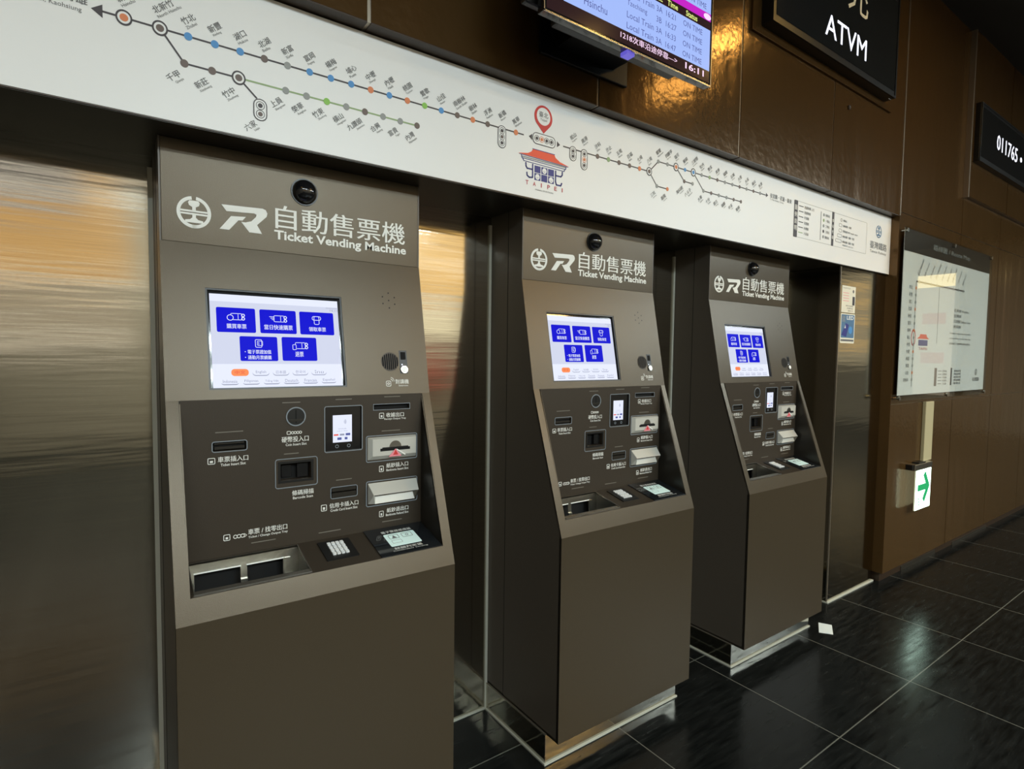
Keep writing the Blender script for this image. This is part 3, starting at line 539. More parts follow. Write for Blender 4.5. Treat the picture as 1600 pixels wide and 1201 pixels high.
def lab_dn(x, z, zh, en, hub_=False):
    k = .006 if hub_ else 0; c, s_ = math.cos(ANG), math.sin(ANG); ox, oz = x - .006, z - .0305 - k
    lab.text_at(BR, zh, ox, oz, .0155, ANG, .0008, 'ink_grey', end=True, bold=.01)
    lab.text_at(BR, en, ox + s_ * .0098, oz - c * .0098, .0068, ANG, .0008, 'ink_grey', end=True)
bl, br, gr, og, gn = 'c_blue', 'c_brown', 'c_grey', 'c_orange', 'c_green'
lines.prism(BR, [(-.1230, ZU), (-.1030, ZU + .014), (-.1030, ZU - .014)], D0, .0006, 'ink')
seg((-.104, ZU), (1.027, ZU)); hub(-.065, ZU, og); hub(.0023, ZU, br)
lab_up(-.065, ZU, '新竹', 'Hsinchu', True); lab_up(.0023, ZU, '北新竹', 'North Hsinchu', True)
lab.text_at(BR, '往苗栗・臺中・臺南・高雄', -.1290, ZU + .0020, .0215, 0, .0008, 'ink_grey', end=True, bold=.012); lab.text_at(BR, 'To Miaoli, Taichung, Tainan, Kaohsiung', -.1390, ZU - .0170, .0120, 0, .0008, 'ink_grey', end=True)
up = [('竹北', 'Zhubei', bl), ('新豐', 'Xinfeng', bl), ('湖口', 'Hukou', bl), ('北湖', 'Beihu', br), ('新富', 'Xinfu', gr), ('富岡', 'Fugang', bl), ('楊梅', 'Yangmei', bl), ('埔心', 'Puxin', bl), ('中壢', 'Zhongli', og), ('內壢', 'Neili', bl), ('桃園', 'Taoyuan', og), ('鶯歌', 'Yingge', gn), ('山佳', 'Shanjia', bl), ('南樹林', 'South Shulin', br), ('樹林', 'Shulin', og), ('浮洲', 'Fuzhou', br), ('板橋', 'Banqiao', None), ('萬華', 'Wanhua', og)]
for i, (zh, en, c) in enumerate(up):
    x = .0580 + .0551 * i; lab_up(x, ZU, zh, en, c is None)
    if c: dot(x, ZU, c)
pill(.9235, 2.0890, .9555, 2.1600, ['ink', br, 'ink'], False)
lines.prism(BR, [(1.0480, ZU + .001), (1.0620, ZU + .011), (1.0620, ZU - .009)], D0, .0006, 'ink')
pill(1.0640, ZU - .018, 1.1620, ZU + .020, ['ink', og, 'ink', 'ink'], True)
lines.prism(BR, [(1.1840, ZU + .001), (1.1700, ZU + .011), (1.1700, ZU - .009)], D0, .0006, 'ink')
seg((1.198, ZU), (1.643, ZU)); pill(1.2275, 2.1100, 1.2595, 2.1610, ['ink', 'ink'], False); pill(1.2810, 2.0890, 1.3130, 2.1620, ['ink', og, 'ink'], False)
for (x, zh, en, c) in ((1.2436, '松山', 'Songshan', None), (1.2970, '南港', 'Nangang', None), (1.3624, '汐科', 'Xike', br), (1.4183, '汐止', 'Xizhi', 'c_line_green'), (1.4738, '五堵', 'Wudu', br), (1.5311, '百福', 'Baifu', br), (1.5869, '七堵', 'Qidu', og), (1.6422, '八堵', 'Badu', None)):
    lab_up(x, ZU, zh, en, c is None)
    if c: dot(x, ZU, c)
seg((1.6422, ZU), (1.6949, ZR)); seg((1.6949, ZR), (2.4700, ZR)); lines.prism(BR, [(2.4880, ZR + .001), (2.4690, ZR + .011), (2.4690, ZR - .009)], D0, .0006, 'ink')
seg((1.6422, ZU), (1.6896, 2.1030)); seg((1.6896, 2.1030), (1.7539, 2.1024)); seg((1.8038, ZR), (1.8591, 2.1526)); seg((1.8591, 2.1526), (1.9136, 2.1526)); seg((1.9164, ZR), (1.9891, 2.1360)); seg((1.9891, 2.1360), (2.2662, 2.1360))
hub(1.6422, ZU, br); hub(1.8038, ZR, og); hub(1.9164, ZR, bl)
rt = [('暖暖', 'Nuannuan', gr), ('四腳亭', 'Sijiaoting', gr), ('瑞芳', 'Ruifang', 0), ('猴硐', 'Houtong', bl), ('三貂嶺', 'Sandiaoling', 0), ('牡丹', 'Mudan', gr), ('雙溪', 'Shuangxi', 'c_line_green'), ('貢寮', 'Gongliao', br), ('福隆', 'Fulong', gr), ('石城', 'Shicheng', gr), ('大里', 'Dali', br), ('大溪', 'Daxi', gr), ('龜山', 'Guishan', br), ('外澳', "Wai'ao", gr)]
for i, (zh, en, c) in enumerate(rt):
    x = 1.6949 + .05568 * i; lab_up(x, ZR, zh, en, c == 0)
    if c: dot(x, ZR, c, .0075)
for (x, z, zh, en, c) in ((1.6896, 2.1030, '三坑', 'Sankeng', gr), (1.7539, 2.1024, '基隆', 'Keelung', og), (1.8591, 2.1526, '海科館', 'Haikeguan', br), (1.9136, 2.1526, '八斗子', 'Badouzi', gr), (1.9891, 2.1360, '大華', 'Dahua', gr), (2.0431, 2.136, '十分', 'Shifen', br), (2.0985, 2.136, '望古', 'Wanggu', gr), (2.1554, 2.136, '嶺腳', 'Lingjiao', gr), (2.2094, 2.136, '平溪', 'Pingxi', br), (2.2662, 2.136, '菁桐', 'Jingtong', br)):
    dot(x, z, c, .0075); lab_dn(x, z, zh, en)
seg((.0023, ZU), (.0493, ZL)); seg((.0493, ZL), (.1642, ZL)); seg((.1642, ZL), (.2050, 2.050)); seg((.1642, ZL), (.6398, ZL), 'c_line_green')
hub(.1642, ZL, br); pill(.1965, 1.9975, .2285, 2.0510, ['ink', br], False)
lab_dn(.2124, 2.0220, '六家', 'Liujia', True); lab_dn(.1642, ZL, '竹中', 'Zhuzhong', True)
for (x, zh, en, c) in ((.0493, '千甲', 'Qianjia', br), (.1067, '新莊', 'Xinzhuang', br), (.2736, '上員', 'Shangyuan', gr), (.3254, '榮華', 'Ronghua', gr), (.3775, '竹東', 'Zhudong', gn), (.4303, '橫山', 'Hengshan', gr), (.4824, '九讚頭', 'Jiuzantou', br), (.5350, '合興', 'Hexing', gr), (.5873, '富貴', 'Fugui', gr), (.6398, '內灣', 'Neiwan', br)):
    dot(x, ZL, c); lab_dn(x, ZL, zh, en)
lab.text(BR, '往宜蘭・花蓮・臺東', 2.5050, 2.1960, 2.7000, 2.2170, .0008, 'ink_grey', .01); lab.text(BR, 'To Yilan, Hualien, Taitung', 2.5050, 2.1820, 2.6250, 2.1920, .0008, 'ink_grey')
# location pin
A = [math.radians(-38 + i * (256 / 24)) for i in range(25)]
dots.prism(BR, [(1.1085 + .0385 * math.cos(a), 2.2270 + .0385 * math.sin(a)) for a in A] + [(1.1105, 2.1740)], D0, .0012, 'c_red'); dots.disc(BR, 1.1085, 2.2290, .0290, D0, .0016, 'board_white', n=30)
lab.text(BR, '臺北', 1.0890, 2.2260, 1.1280, 2.2440, .0020, 'ink_grey', .01); lab.text(BR, 'Taipei', 1.0940, 2.2120, 1.1230, 2.2220, .0020, 'ink_grey')
# station emblem: red roof, blue eaves, window grid
em = MB(); nv = 'c_navy'
em.prism(BR, [(1.0050, 2.0890), (1.0450, 2.0960), (1.0600, 2.1040), (1.0660, 2.1130), (1.1590, 2.1130), (1.1650, 2.1040), (1.1850, 2.0940), (1.2260, 2.0860)], D0, .0008, 'c_roof')
em.rect(BR, 1.0640, 2.1130, 1.1610, 2.1155, D0, .0009, nv)
em.line(BR, (1.0090, 2.0870), (1.2220, 2.0840), .0018, D0, .0010, nv); em.rect(BR, 1.0180, 2.0790, 1.2140, 2.0830, D0, .0009, 'c_grey'); em.line(BR, (1.0200, 2.0760), (1.2120, 2.0740), .0020, D0, .0010, nv); em.line(BR, (1.0280, 2.0680), (1.2060, 2.0660), .0020, D0, .0010, nv)
em.line(BR, (1.0180, 2.0870), (1.0210, 2.0760), .003, D0, .001, nv); em.line(BR, (1.0230, 2.0760), (1.0300, 2.0670), .003, D0, .001, nv); em.line(BR, (1.2130, 2.0850), (1.2110, 2.0740), .003, D0, .001, nv); em.line(BR, (1.2090, 2.0750), (1.2030, 2.0660), .003, D0, .001, nv)
def path(pts, w_=.0050):
    for a, c in zip(pts, pts[1:]): em.line(BR, a, c, w_, D0, .0010, nv)
    for a in pts: em.disc(BR, a[0], a[1], w_ / 2, D0, .0010, nv, n=8)
path([(1.0370, 2.0630), (1.0380, 2.0520), (1.0430, 2.0460), (1.0630, 2.0460)]); path([(1.0660, 2.0630), (1.0660, 2.0200), (1.0520, 2.0180), (1.0430, 2.0230), (1.0420, 2.0320)])
path([(1.1660, 2.0600), (1.1660, 2.0240), (1.1700, 2.0140), (1.1900, 2.0140), (1.1940, 2.0230)]); path([(1.1660, 2.0450), (1.1900, 2.0450), (1.1960, 2.0520), (1.1960, 2.0620)])
for i in range(3):
    for j in range(2):
        u = 1.0740 + i * .0295; v = 2.0390 - j * .0250
        em.rect(BR, u, v, u + .0255, v + .0225, D0, .0008, nv)
        if (i + j) % 2 == 1: em.disc(BR, u + .0127, v + .0112, .0095, D0, .0011, 'board_white', n=20); em.ring(BR, u + .0127, v + .0112, .0035, .0045, D0, .0013, nv, 200, 340, 8)
for i, ch in enumerate('TAIPEI'): em.text(BR, ch, 1.0370 + i * .0310 + (.003 if ch == 'I' else 0), 1.9930, 1.0370 + i * .0310 + (.0070 if ch == 'I' else .0120), 2.0070, .0008, 'c_maroon', .02)
em.text(BR, 'MAIN STATION', 1.0790, 1.9800, 1.1560, 1.9850, .0008, 'ink_grey')
under(em.build('station_emblem'), sign)
# legend
lg = MB()
lg.outline(BR, 2.7300, 2.0410, 3.5400, 2.2220, .0016, D0, .0006, 'c_grey', .006); lg.rect(BR, 2.7270, 2.0390, 2.7620, 2.2230, D0, .0010, 'ink', .005); lg.rect(BR, 3.1200, 2.0400, 3.1430, 2.2230, D0, .0010, 'ink')
for i, ch in enumerate('圖例說明'): lg.text(BR, ch, 2.7330, 2.1750 - i * .034, 2.7560, 2.2000 - i * .034, .0013, 'label_white', .01)
for i, ch in enumerate('車站代碼'): lg.text(BR, ch, 3.1235, 2.1670 - i * .030, 3.1395, 2.1850 - i * .030, .0013, 'label_white', .01)
for i, t in enumerate(('西部幹線 上行', '西部幹線', '平溪線', '深澳線', '內灣線', '六家線')):
    z = 2.2000 - .0265 * i; lg.rect(BR, 2.7740, z - .0020, 2.8180, z + .0020, D0, .0008, 'ink' if i < 5 else 'c_line_green'); lg.text_at(BR, t, 2.8280, z - .0080, .0150, 0, .0008, 'ink_grey', bold=.01)
lg.rect(BR, 2.9980, 2.0550, 3.0015, 2.2050, D0, .0008, 'ink')
for i, (t, c) in enumerate((('特等站', gr), ('一等站', 'c_line_green'), ('二等站', gr), ('三等站', 'ink'), ('簡易站', gr))):
    z = 2.1920 - .0290 * i; lg.disc(BR, 3.0300, z, .0085, D0, .0010, c, n=14); lg.text_at(BR, t, 3.0470, z - .0080, .0150, 0, .0008, 'ink_grey', bold=.01)
for i, (t, n_) in enumerate((('轉乘站', 1), ('轉乘捷運・高鐵', 2), ('轉乘捷運 MRT transfer station', 2), ('轉乘高鐵・捷運・客運', 3), ('轉乘高鐵・捷運・客運', 4))):
    z = 2.1930 - .0290 * i; x1 = 3.2350; x0 = x1 - .017 * n_
    lg.outline(BR, x0, z - .0090, x1, z + .0090, .0016, D0, .0008, 'ink', .006); lg.text_at(BR, t, 3.2480, z - .0065, .0130, 0, .0008, 'ink_grey', bold=.008, wmax=.28)
lg.text_at(BR, '機場捷運 MRT transfer station', 3.2480, 2.0540, .0095, 0, .0008, 'ink_grey')
under(lg.build('map_legend'), sign)
# railway emblem at the right end
tb = MB(); cx, cz = 3.6990, 2.1920; nb = 'c_steelblue'
tb.ring(BR, cx, cz, .0310, .0375, D0, .0010, nb, 98, 262, 16); tb.ring(BR, cx, cz, .0310, .0375, D0, .0010, nb, -98, 82, 16); tb.ring(BR, cx, cz, .0310, .0375, D0, .0010, nb, 261, 279, 4)
tb.prism(BR, [(cx + x, cz + z) for x, z in ((-.010, .027), (.010, .027), (.012, .018), (.004, .012), (.004, .004), (-.004, .004), (-.004, .012), (-.012, .018))], D0, .0010, nb)
tb.rect(BR, cx - .032, cz + .0008, cx + .032, cz + .005, D0, .001, nb); tb.rect(BR, cx - .032, cz - .0065, cx + .032, cz - .0023, D0, .001, nb)
tb.prism(BR, [(cx + x, cz + z) for x, z in ((-.004, -.0065), (.004, -.0065), (.004, -.013), (.020, -.019), (.020, -.025), (-.020, -.025), (-.020, -.019), (-.004, -.013))], D0, .0010, nb)
tb.text(BR, '臺灣鐵路', 3.5900, 2.0850, 3.8150, 2.1280, .0008, 'ink_grey', .014); tb.text(BR, 'Taiwan Railway', 3.5900, 2.0560, 3.8130, 2.0760, .0008, 'ink_grey')
under(tb.build('railway_emblem'), sign)
under(lines.build('route_lines'), sign); under(dots.build('station_marks'), sign); under(lab.build('station_names'), sign)

# ------------------------------------------------------------------ departure monitor
mon = empty('departure_monitor', (1.24, -.6, 2.36)); tag(mon, 'black wall-bracketed train departure monitor with blue-white timetable screen', 'monitor')
MX0, MX1, MZ0, MZ1, MY = .876, 1.617, 2.362, 2.800, -.600
b = MB(); b.box((MX0, MY, MZ0), (MX1, MY + .028, MZ1), 'black_gloss'); o = under(b.build('monitor_housing', bevel=.003), mon)
b = MB(); b.box((MX0 + .09, MY + .028, MZ0 + .02), (MX1 - .12, MY + .085, MZ1 - .05), 'black'); b.box((MX0 - .03, MY + .04, MZ0 + .035), (MX0 + .12, MY + .07, MZ1 - .1), 'black'); under(b.build('rear_casing', bevel=.008), mon)
b = MB(); b.box((1.12, MY + .085, 2.44), (1.38, BY, 2.72), 'black'); b.box((1.05, BY - .012, 2.40), (1.45, BY, 2.76), 'black'); under(b.build('wall_bracket', bevel=.003), mon)
b = MB(); b.box((MX0, MY - .0025, MZ0 - .001), (MX1, MY, MZ0 + .0035), 'steel'); b.box((MX1 - .0035, MY - .0025, MZ0), (MX1 + .0005, MY, MZ1), 'steel_dark'); b.box((MX0, MY - .0025, MZ0), (MX0 + .0035, MY, MZ1), 'steel'); b.box((1.220, MY - .004, MZ0 - .004), (1.245, MY, MZ0 + .002), 'steel'); under(b.build('bezel_trim'), mon)
b = MB(); b.box((1.205, MY + .002, MZ0 - .012), (1.238, MY + .03, MZ0), 'led_violet'); under(b.build('standby_light'), mon)
MF = XZ(MY); b = MB(); sx0, sx1 = MX0 + .010, MX1 - .010
b.rect(MF, sx0, 2.3725, sx1, MZ1 - .012, .0002, .0006, 'mon_dark'); b.rect(MF, sx0 + .06, 2.412, sx1, MZ1 - .012, .0004, .0010, 'mon_blue')
b.rect(MF, sx0 + .06, 2.5480, sx1, 2.5760, .0010, .0014, 'mon_dark'); b.rect(MF, sx0 + .06, 2.5760, sx1, 2.6010, .0010, .0014, 'mon_magenta'); b.disc(MF, 1.588, 2.5880, .020, .0014, .0017, 'mon_pink', ry=.010)
ms_ = under(b.build('screen'), mon)
b = MB()
for i, (t1, pl_, tm) in enumerate((('Local Train', '3A', '16:47'), ('Local Train', '3A', '16:33'), ('Tzechiang', '3B', '16:27'), ('Local Train', '3A', '16:21'))):
    z = 2.4210 + .0325 * i
    b.text_at(MF, t1, 1.197, z, .0190 if i != 2 else .0205, 0, .0012, 'mon_text'); b.text_at(MF, pl_, 1.330, z, .0180, 0, .0012, 'mon_text'); b.text_at(MF, tm, 1.376, z, .0180, 0, .0012, 'mon_text'); b.text_at(MF, 'ON TIME', 1.462, z, .0180, 0, .0012, 'mon_text', wmax=.120)
b.text_at(MF, 'Hsinchu', 1.022, 2.4290, .0230, 0, .0012, 'mon_text', wmax=.092); b.text_at(MF, 'Hsinchu', 1.000, 2.4640, .0230, 0, .0012, 'mon_text', wmax=.092); b.text_at(MF, '1', .975, 2.4300, .019, 0, .0012, 'mon_text'); b.text_at(MF, 'Keelung', 1.022, 2.4990, .0240, 0, .0012, 'mon_text', wmax=.092); b.text_at(MF, 'Hualien', 1.022, 2.5300, .0180, 0, .0012, 'mon_text', wmax=.092)
b.text_at(MF, 'ON TIME', 1.480, 2.6100, .0180, 0, .0012, 'mon_text'); b.text_at(MF, 'Time', 1.380, 2.5530, .0185, 0, .0018, 'mon_yellow', bold=.02); b.text_at(MF, 'Plat.', 1.316, 2.5530, .0185, 0, .0018, 'mon_yellow', bold=.02); b.text_at(MF, 'Status', 1.474, 2.5530, .0185, 0, .0018, 'mon_yellow', bold=.02); b.text_at(MF, 'Train', 1.20, 2.5530, .0185, 0, .0018, 'mon_yellow', bold=.02)
b.text(MF, '1218次車沿途停靠—>', 1.172, 2.3850, 1.436, 2.4060, .0012, 'mon_pink', .01); b.text(MF, '16:11', 1.478, 2.3850, 1.578, 2.4060, .0012, 'mon_pink', .02)
o = b.build('timetable_text'); o.parent = ms_
# ------------------------------------------------------------------ ATVM sign and number sign
def led_sign(name, x0, x1, z0, z1, yf, label, items, ledge=True):
    r_ = empty(name, ((x0 + x1) / 2, yf, z0)); tag(r_, label, 'sign')
    b = MB(); b.box((x0, yf, z0), (x1, BY, z1), 'black'); under(b.build('sign_casing', bevel=.004), r_)
    b = MB(); b.rect(XZ(yf), x0 + .03, z0 + .035, x1 - .02, z1 - .03, .0, .002, 'panel_dark_screen'); sc_ = under(b.build('display_window'), r_)
    b = MB(); b.outline(XZ(yf), x0, z0, x1, z1, .012, 0, .004, 'black', 0); b.box((x0 + .004, yf - .006, z0 + .1), (x0 + .009, yf - .004, z1), 'steel'); under(b.build('sign_rim'), r_)
    b = MB()
    for (t, u0, v0, u1, v1, mm) in items: b.text(XZ(yf), t, u0, v0, u1, v1, .003, mm, 0)
    o = b.build('lit_lettering'); o.parent = sc_
    return r_
s1 = led_sign('text_display', 2.290, 3.560, 2.900, 3.45, -.42, 'dark lit sign reading ATVM high on the brown wall', [('ATVM', 2.745, 2.990, 3.180, 3.095, 'led_white'), ('充', 2.96, 3.19, 3.18, 3.40, 'cream')])
b = MB(); b.box((2.225, BY - .012, 2.865), (3.66, BY, 3.45), 'brown_panel'); b.rect(XZ(-.42), 3.47, 2.875, 3.50, 2.882, 0, .003, 'steel'); under(b.build('mounting_plate', bevel=.003), s1)
s2 = led_sign('number_display', 4.985, 6.65, 2.85, 3.26, -.42, 'dark lit number sign reading 011765 at the far end', [('011765', 5.345, 3.005, 5.855, 3.115, 'led_white'), ('•', 5.93, 3.03, 5.98, 3.07, 'led_white')])
b = MB(); b.disc(XZ(BY), 3.157, 2.770, .012, 0, .006, 'brown_dark', n=16); b.disc(XZ(BY), 3.157, 2.77, .006, .006, .009, 'steel_dark', n=12); tag(b.build('wall_plug'), 'small round screw cap on brown panel under the ATVM sign', 'screw cap')
# ------------------------------------------------------------------ acrylic route poster
PX0, PX1, PZ0, PZ1, PYf = 3.885, 5.520, 1.163, 2.232, -.385
po = empty('route_poster', (4.7, PYf, PZ0)); tag(po, 'large clear acrylic sheet holding a route map poster, right of the column', 'poster')
PF = XZ(PYf); b = MB(); b.rect(PF, PX0, PZ0 + .035, PX1 - .03, PZ1, -.004, -.002, 'board_white'); b.rect(PF, PX0, 2.096, PX1 - .03, PZ1, -.002, -.0015, 'brown_dark'); pr_ = under(b.build('poster_print'), po)
b = MB()
b.text(PF, '路線圖 / Route Map', 4.346, 2.140, 5.045, 2.185, -.001, 'c_grey'); b.line(PF, (4.095, 1.922), (4.965, 1.922), .010, -.0019, -.0012, 'ink')
b.line(PF, (4.095, 1.922), (4.095, 1.25), .008, -.0019, -.0012, 'c_grey'); b.line(PF, (4.486, 1.915), (4.486, 1.535), .005, -.0019, -.0012, 'c_grey')
names1 = ['松山', '南港', '汐科', '汐止', '五堵', '百福', '七堵', '八堵', '暖暖']
for i in range(9):
    x = 4.14 + .10 * i; b.disc(PF, x, 1.922, .011, -.0019, -.0009, gr, n=10); b.text_at(PF, names1[i] + ' ' + rt[i][1], x - .01, 1.955, .022 if i % 3 else .034, math.radians(55), -.001, 'ink_grey', wmax=.13)
for i in range(14):
    z = 1.88 - .045 * i; b.disc(PF, 4.095, z, .011, -.0019, -.0009, gr if i % 3 else og, n=10); b.text_at(PF, up[i][0], 4.04, z - .012, .024, 0, -.001, 'ink_grey', end=True)
b.ring(PF, 4.09, 1.565, .028, .034, -.0019, -.001, 'c_red', n=20, k=1.6)
b.prism(PF, [(4.150, 1.560), (4.190, 1.575), (4.200, 1.590), (4.300, 1.590), (4.310, 1.575), (4.350, 1.560)], -.0019, -.001, 'c_roof'); b.rect(PF, 4.175, 1.515, 4.325, 1.553, -.0019, -.001, 'c_navy')
b.text(PF, 'TAIPEI', 4.18, 1.488, 4.32, 1.505, -.001, 'c_maroon')
for i, t in enumerate(('花東線 Hualien', '宜蘭線', '北迴線 Suhua Line', '南迴線')): b.text(PF, t, 4.78, 1.765 - i * .038, 4.78 + .08 * len(t) ** .55, 1.787 - i * .038, -.001, 'ink_grey')
for i, t in enumerate(('Passengers please note the transfer', 'stations shown on this route map', '請旅客注意轉乘車站資訊')): b.text(PF, t, 4.715, 1.605 - i * .036, 5.140, 1.620 - i * .036, -.001, 'ink_grey')
b.rect(PF, 4.475, 1.245, 4.515, 1.368, -.0019, -.001, 'c_brown'); b.rect(PF, 4.775, 1.245, 4.80, 1.368, -.0019, -.001, 'ink')
for i in range(5): b.rect(PF, 4.54, 1.345 - i * .022, 4.60, 1.348 - i * .022, -.0019, -.001, 'ink'); b.text(PF, ('西部幹線', '宜蘭線', '平溪線', '內灣線', '六家線')[i], 4.62, 1.338 - i * .022, 4.70, 1.354 - i * .022, -.001, 'ink_grey'); b.text(PF, ('轉乘捷運', '轉乘高鐵', '轉乘客運', '轉乘機捷', '轉乘站')[i], 4.84, 1.338 - i * .022, 4.98, 1.354 - i * .022, -.001, 'ink_grey')
b.ring(PF, 5.305, 1.335, .020, .025, -.0019, -.001, 'ink_grey', n=18); b.rect(PF, 5.30, 1.318, 5.31, 1.352, -.0019, -.001, 'ink_grey'); b.text(PF, '臺灣鐵路', 5.23, 1.265, 5.38, 1.295, -.001, 'ink_grey', .01)
o = b.build('poster_drawing'); o.parent = pr_
b = MB(); b.box((PX0 - .02, PYf - .004, PZ0), (PX1, PYf, PZ1 + .005), 'acrylic'); under(b.build('acrylic_sheet'), po)
for x in (PX0 + .01, (PX0 + PX1) / 2, PX1 - .03):
    for z in (PZ0 + .018, PZ1 - .015):
        b = MB(); b.disc(PF, x, z, .013, .004, .012, 'steel', n=16); b.disc(PF, x, z, .008, -.029, .004, 'steel', n=12); under(b.build('standoff_bolt'), po)
# ------------------------------------------------------------------ conduit and exit sign
b = MB(); b.box((4.380, BY - .022, .735), (4.520, BY, 1.140), 'conduit'); tag(b.build('cable_duct', bevel=.003), 'beige cable duct running down the brown wall to the exit sign', 'cable duct')
ex = empty('exit_sign', (4.30, BY, .43)); tag(ex, 'lit white exit sign with green arrow, low on the brown wall', 'exit sign')
b = MB(); b.box((4.170, -.405, .695), (4.460, BY, .735), 'steel'); b.box((4.150, -.395, .700), (4.17, BY, .735), 'black'); b.box((4.25, -.40, .735), (4.36, BY, .742), 'black'); under(b.build('lamp_housing', bevel=.003), ex)
b = MB(); b.box((4.190, -.404, .430), (4.440, -.397, .694), 'exit_glow'); b.box((4.1905, -.405, .4305), (4.4395, -.404, .6935), 'exit_white'); pt = under(b.build('sign_plate'), ex)
EF = XZ(-.405); b = MB(); gnm = 'exit_green'
b.line(EF, (4.222, .575), (4.395, .575), .044, 0, .001, gnm); b.line(EF, (4.405, .565), (4.325, .668), .044, 0, .0012, gnm); b.line(EF, (4.405, .585), (4.325, .482), .044, 0, .0014, gnm)
b.rect(EF, 4.222, .500, 4.262, .506, 0, .001, gnm); b.rect(EF, 4.222, .440, 4.228, .500, 0, .001, gnm); b.rect(EF, 4.236, .478, 4.262, .484, 0, .001, gnm); b.rect(EF, 4.236, .458, 4.262, .464, 0, .001, gnm); b.rect(EF, 4.246, .442, 4.252, .5, 0, .0013, gnm)
o = b.build('arrow_marking'); o.parent = pt
# ------------------------------------------------------------------ stickers on the column, paper on the floor
KF = XZ(KY)
b = MB(); b.rect(KF, 3.300, 1.690, 3.466, 1.842, .0002, .0012, 'cream'); st1 = tag(b.build('notice_sticker'), 'cream notice sticker on the steel column, above the blue one', 'sticker')
b = MB(); b.rect(KF, 3.430, 1.735, 3.458, 1.785, .0012, .0015, 'ink'); b.disc(KF, 3.438, 1.815, .010, .0012, .0015, 'ink_grey', n=12); b.text(KF, 'NOTICE', 3.315, 1.825, 3.40, 1.832, .0015, 'ink_grey')
for i in range(3): b.text(KF, ('請勿放置', '貴重物品', '謝謝合作')[i], 3.35 + i * .015, 1.725 - i * .014, 3.44, 1.733 - i * .014, .0015, 'c_brown')
for i in range(4): b.rect(KF, 3.315, 1.80 - i * .015, 3.385, 1.803 - i * .015, .0012, .0015, 'c_pink')
o = b.build('sticker_print'); o.parent = st1
b = MB(); b.rect(KF, 3.298, 1.514, 3.472, 1.684, .0002, .0012, 'cream', .008); b.rect(KF, 3.306, 1.545, 3.464, 1.678, .0012, .0015, 'c_steelblue', .006); st2 = tag(b.build('poster_sticker'), 'blue poster sticker with pale border on the steel column', 'sticker')
b = MB(); b.text(KF, '省電', 3.312, 1.635, 3.350, 1.672, .0018, 'c_grey', .01); b.text(KF, 'LED', 3.370, 1.650, 3.455, 1.672, .0018, 'print_white', .02); b.prism(KF, [(3.31, 1.56), (3.37, 1.55), (3.40, 1.62), (3.36, 1.63)], .0015, .0018, 'c_navy'); b.prism(KF, [(3.345, 1.60), (3.36, 1.60), (3.355, 1.62)], .0018, .0021, 'print_white')
b.disc(KF, 3.42, 1.59, .022, .0015, .0018, 'c_blue', n=16); b.rect(KF, 3.306, 1.525, 3.464, 1.536, .0012, .0016, 'ink_grey'); o = b.build('sticker_print'); o.parent = st2
b = MB(); FL = Fr((0, 0, 0), (1, 0, 0), (0, 1, 0))
b.prism(FL, [(2.983, -.396), (3.013, -.451), (2.913, -.505), (2.874, -.452)], .0006, .0022, 'paper'); tag(b.build('paper_slip'), 'small white paper slip on the dark floor beside the farthest machine', 'paper')

# ------------------------------------------------------------------ hall behind the viewer: fixtures and lit shopfronts
for i, (x0, x1, y, pw) in enumerate(HALL_ROWS):
    r_ = empty('linear_ceiling_light', ((x0 + x1) / 2, y, CEIL)); tag(r_, 'long neutral linear light on the dark hall ceiling, ' + ('near row, left', 'warm one in the near row', 'near row, right', 'rear row, left', 'rear row, right', 'short one added at the far left to brighten the machine sides')[i], 'ceiling light', 'linear ceiling lights')
    b = MB(); b.box((x0, y - .07, CEIL - .06), (x1, y + .07, CEIL), 'steel_dark'); under(b.build('light_housing'), r_)
    b = MB(); b.box((x0 + .01, y - .06, CEIL - .068), (x1 - .01, y + .06, CEIL - .06), 'lamp_neutral' if i != 1 else 'lamp_warm_tube'); under(b.build('diffuser'), r_)
    l = bpy.data.lights.new('tube', 'AREA'); l.shape = 'RECTANGLE'; l.size = x1 - x0; l.size_y = .12; l.energy = pw; l.color = WARM_TUBE if i == 1 else NEUTRAL
    lo = bpy.data.objects.new('tube_light', l); COL.objects.link(lo); lo.location = ((x0 + x1) / 2, y, CEIL - .075); under(lo, r_)
for i, (x, y, pw) in enumerate(WARM_SPOTS):
    r_ = empty('downlight', (x, y, CEIL)); tag(r_, 'warm round downlight in the dark hall ceiling', 'ceiling light', 'warm downlights')
    b = MB(); CF = Fr((0, 0, CEIL), (1, 0, 0), (0, -1, 0)); b.ring(CF, x, -y, .10, .12, 0, .012, 'steel'); under(b.build('lamp_ring'), r_)
    b = MB(); b.disc(CF, x, -y, .10, 0, .008, 'lamp_warm'); under(b.build('lamp_lens'), r_)
    l = bpy.data.lights.new('spot', 'SPOT'); l.energy = pw * 3; l.color = WARM; l.spot_size = math.radians(110); l.spot_blend = 1; l.shadow_soft_size = .10
    lo = bpy.data.objects.new('spot_light', l); COL.objects.link(lo); lo.location = (x, y, CEIL - .02); under(lo, r_)
def shop(label, x, frame, fascia, sign, window, panels):
    r_ = empty('shopfront', (x, YF, 0)); tag(r_, label, 'shopfront')
    for nm, boxes in (('shop_frame', frame), ('lit_fascia', fascia), ('fascia_sign', sign), ('shop_window', window), ('display_panel', panels)):
        b = MB()
        for (x0, z0, x1, z1, d_, mm) in boxes: b.box((x0, YF, z0), (x1, YF + d_, z1), mm)
        if boxes: under(b.build(nm), r_)
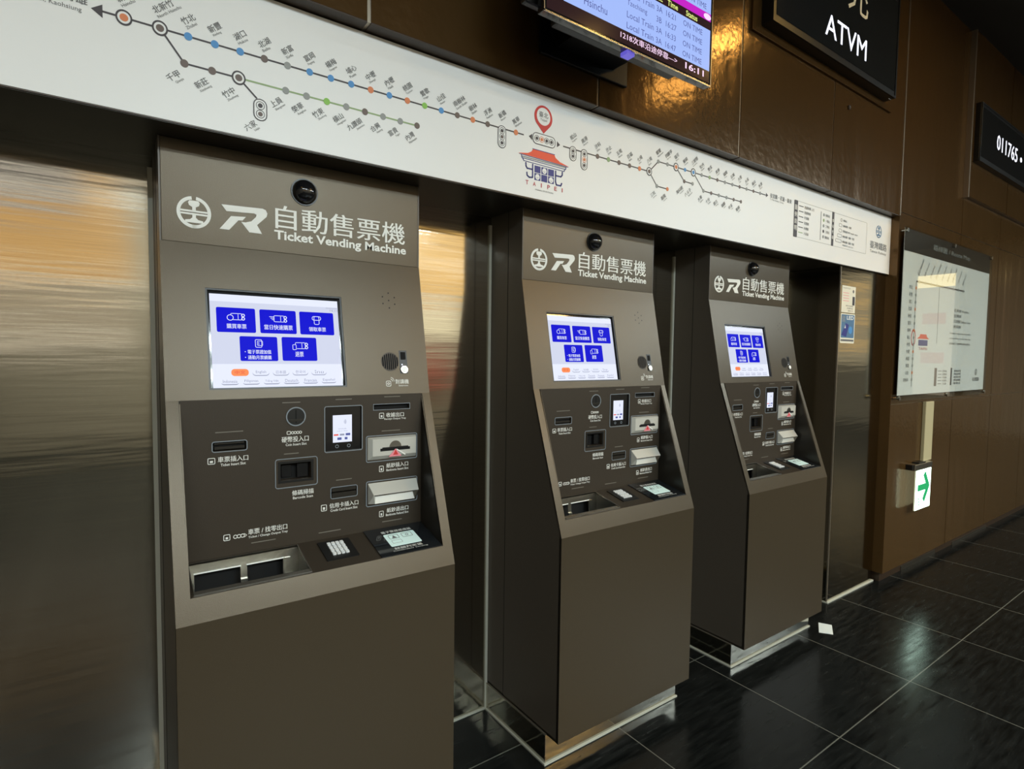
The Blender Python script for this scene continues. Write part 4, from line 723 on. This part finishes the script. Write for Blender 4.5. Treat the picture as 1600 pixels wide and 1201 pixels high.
shop('warm lit shopfront on the opposite side of the hall, left one', -1.5, [(-3.1, .1, .35, 2.25, .2, 'wall_plain')], [(-3.1, 2.32, .17, 3.15, .2, 'shop_warm'), (-.34, 3.15, .02, 3.62, .2, 'shop_warm')],
     [(-3.1, 3.17, -.34, 3.62, .21, 'shop_white'), (-3.1, 2.25, .33, 2.31, .24, 'lamp_neutral'), (-3.1, 3.42, .33, 3.47, .24, 'lamp_neutral'), (-3.1, 1.53, .2, 1.58, .24, 'lamp_neutral')], [(-3.1, 1.45, .2, 2.0, .22, 'shop_cream')], [(-2.6, .3, -1.4, 1.2, .23, 'brown_dark')])
shop('warm lit shopfront on the opposite side of the hall, with red counter', 4.9, [(4.0, .1, 5.9, 3.72, .1, 'wall_plain')], [(3.2, 3.05, 5.62, 3.7, .2, 'shop_gold'), (4.1, 2.45, 5.62, 2.95, .2, 'shop_gold')],
     [(4.1, 2.95, 5.62, 3.02, .24, 'lamp_neutral'), (4.1, 2.3, 5.2, 2.36, .24, 'lamp_neutral')], [(4.1, 1.75, 5.25, 2.2, .2, 'shop_bright'), (4.1, 1.4, 5.25, 1.75, .2, 'shop_cream')], [(4.1, .85, 5.0, 1.4, .22, 'shop_red')])
r_ = empty('snack_stall', (XR, -3.4, 0)); tag(r_, 'cream lit stall with red signs at the far end of the hall', 'stall')
b = MB(); b.box((XR - .3, -3.8, .0), (XR - .02, -3.0, 3.2), 'wall_plain'); under(b.build('stall_frame'), r_)
b = MB(); b.box((XR - .32, -3.72, .7), (XR - .3, -3.08, 2.9), 'shop_cream'); b.box((XR - .33, -3.72, 2.9), (XR - .3, -3.08, 3.15), 'shop_yellow'); under(b.build('lit_back'), r_)
b = MB()
for z in (1.35, 2.15): b.box((XR - .35, -3.6, z), (XR - .33, -3.2, z + .22), 'shop_red')
under(b.build('red_banner'), r_)

r_ = empty('lit_kiosk', (XR, -4.9, 0)); tag(r_, 'beige lit kiosk at the far end of the hall, left of the cream stall', 'kiosk')
b = MB(); b.box((XR - .3, -5.6, 0), (XR - .02, -4.1, 3.5), 'wall_plain'); under(b.build('kiosk_frame'), r_)
b = MB(); b.box((XR - .32, -5.5, 1.3), (XR - .3, -4.15, 3.3), 'shop_beige'); under(b.build('lit_panel'), r_)
b = MB()
for z in (1.7, 2.2, 2.65, 3.0): b.box((XR - .34, -5.5, z), (XR - .32, -4.15, z + .06), 'shop_gold')
under(b.build('shelf_edge'), r_)
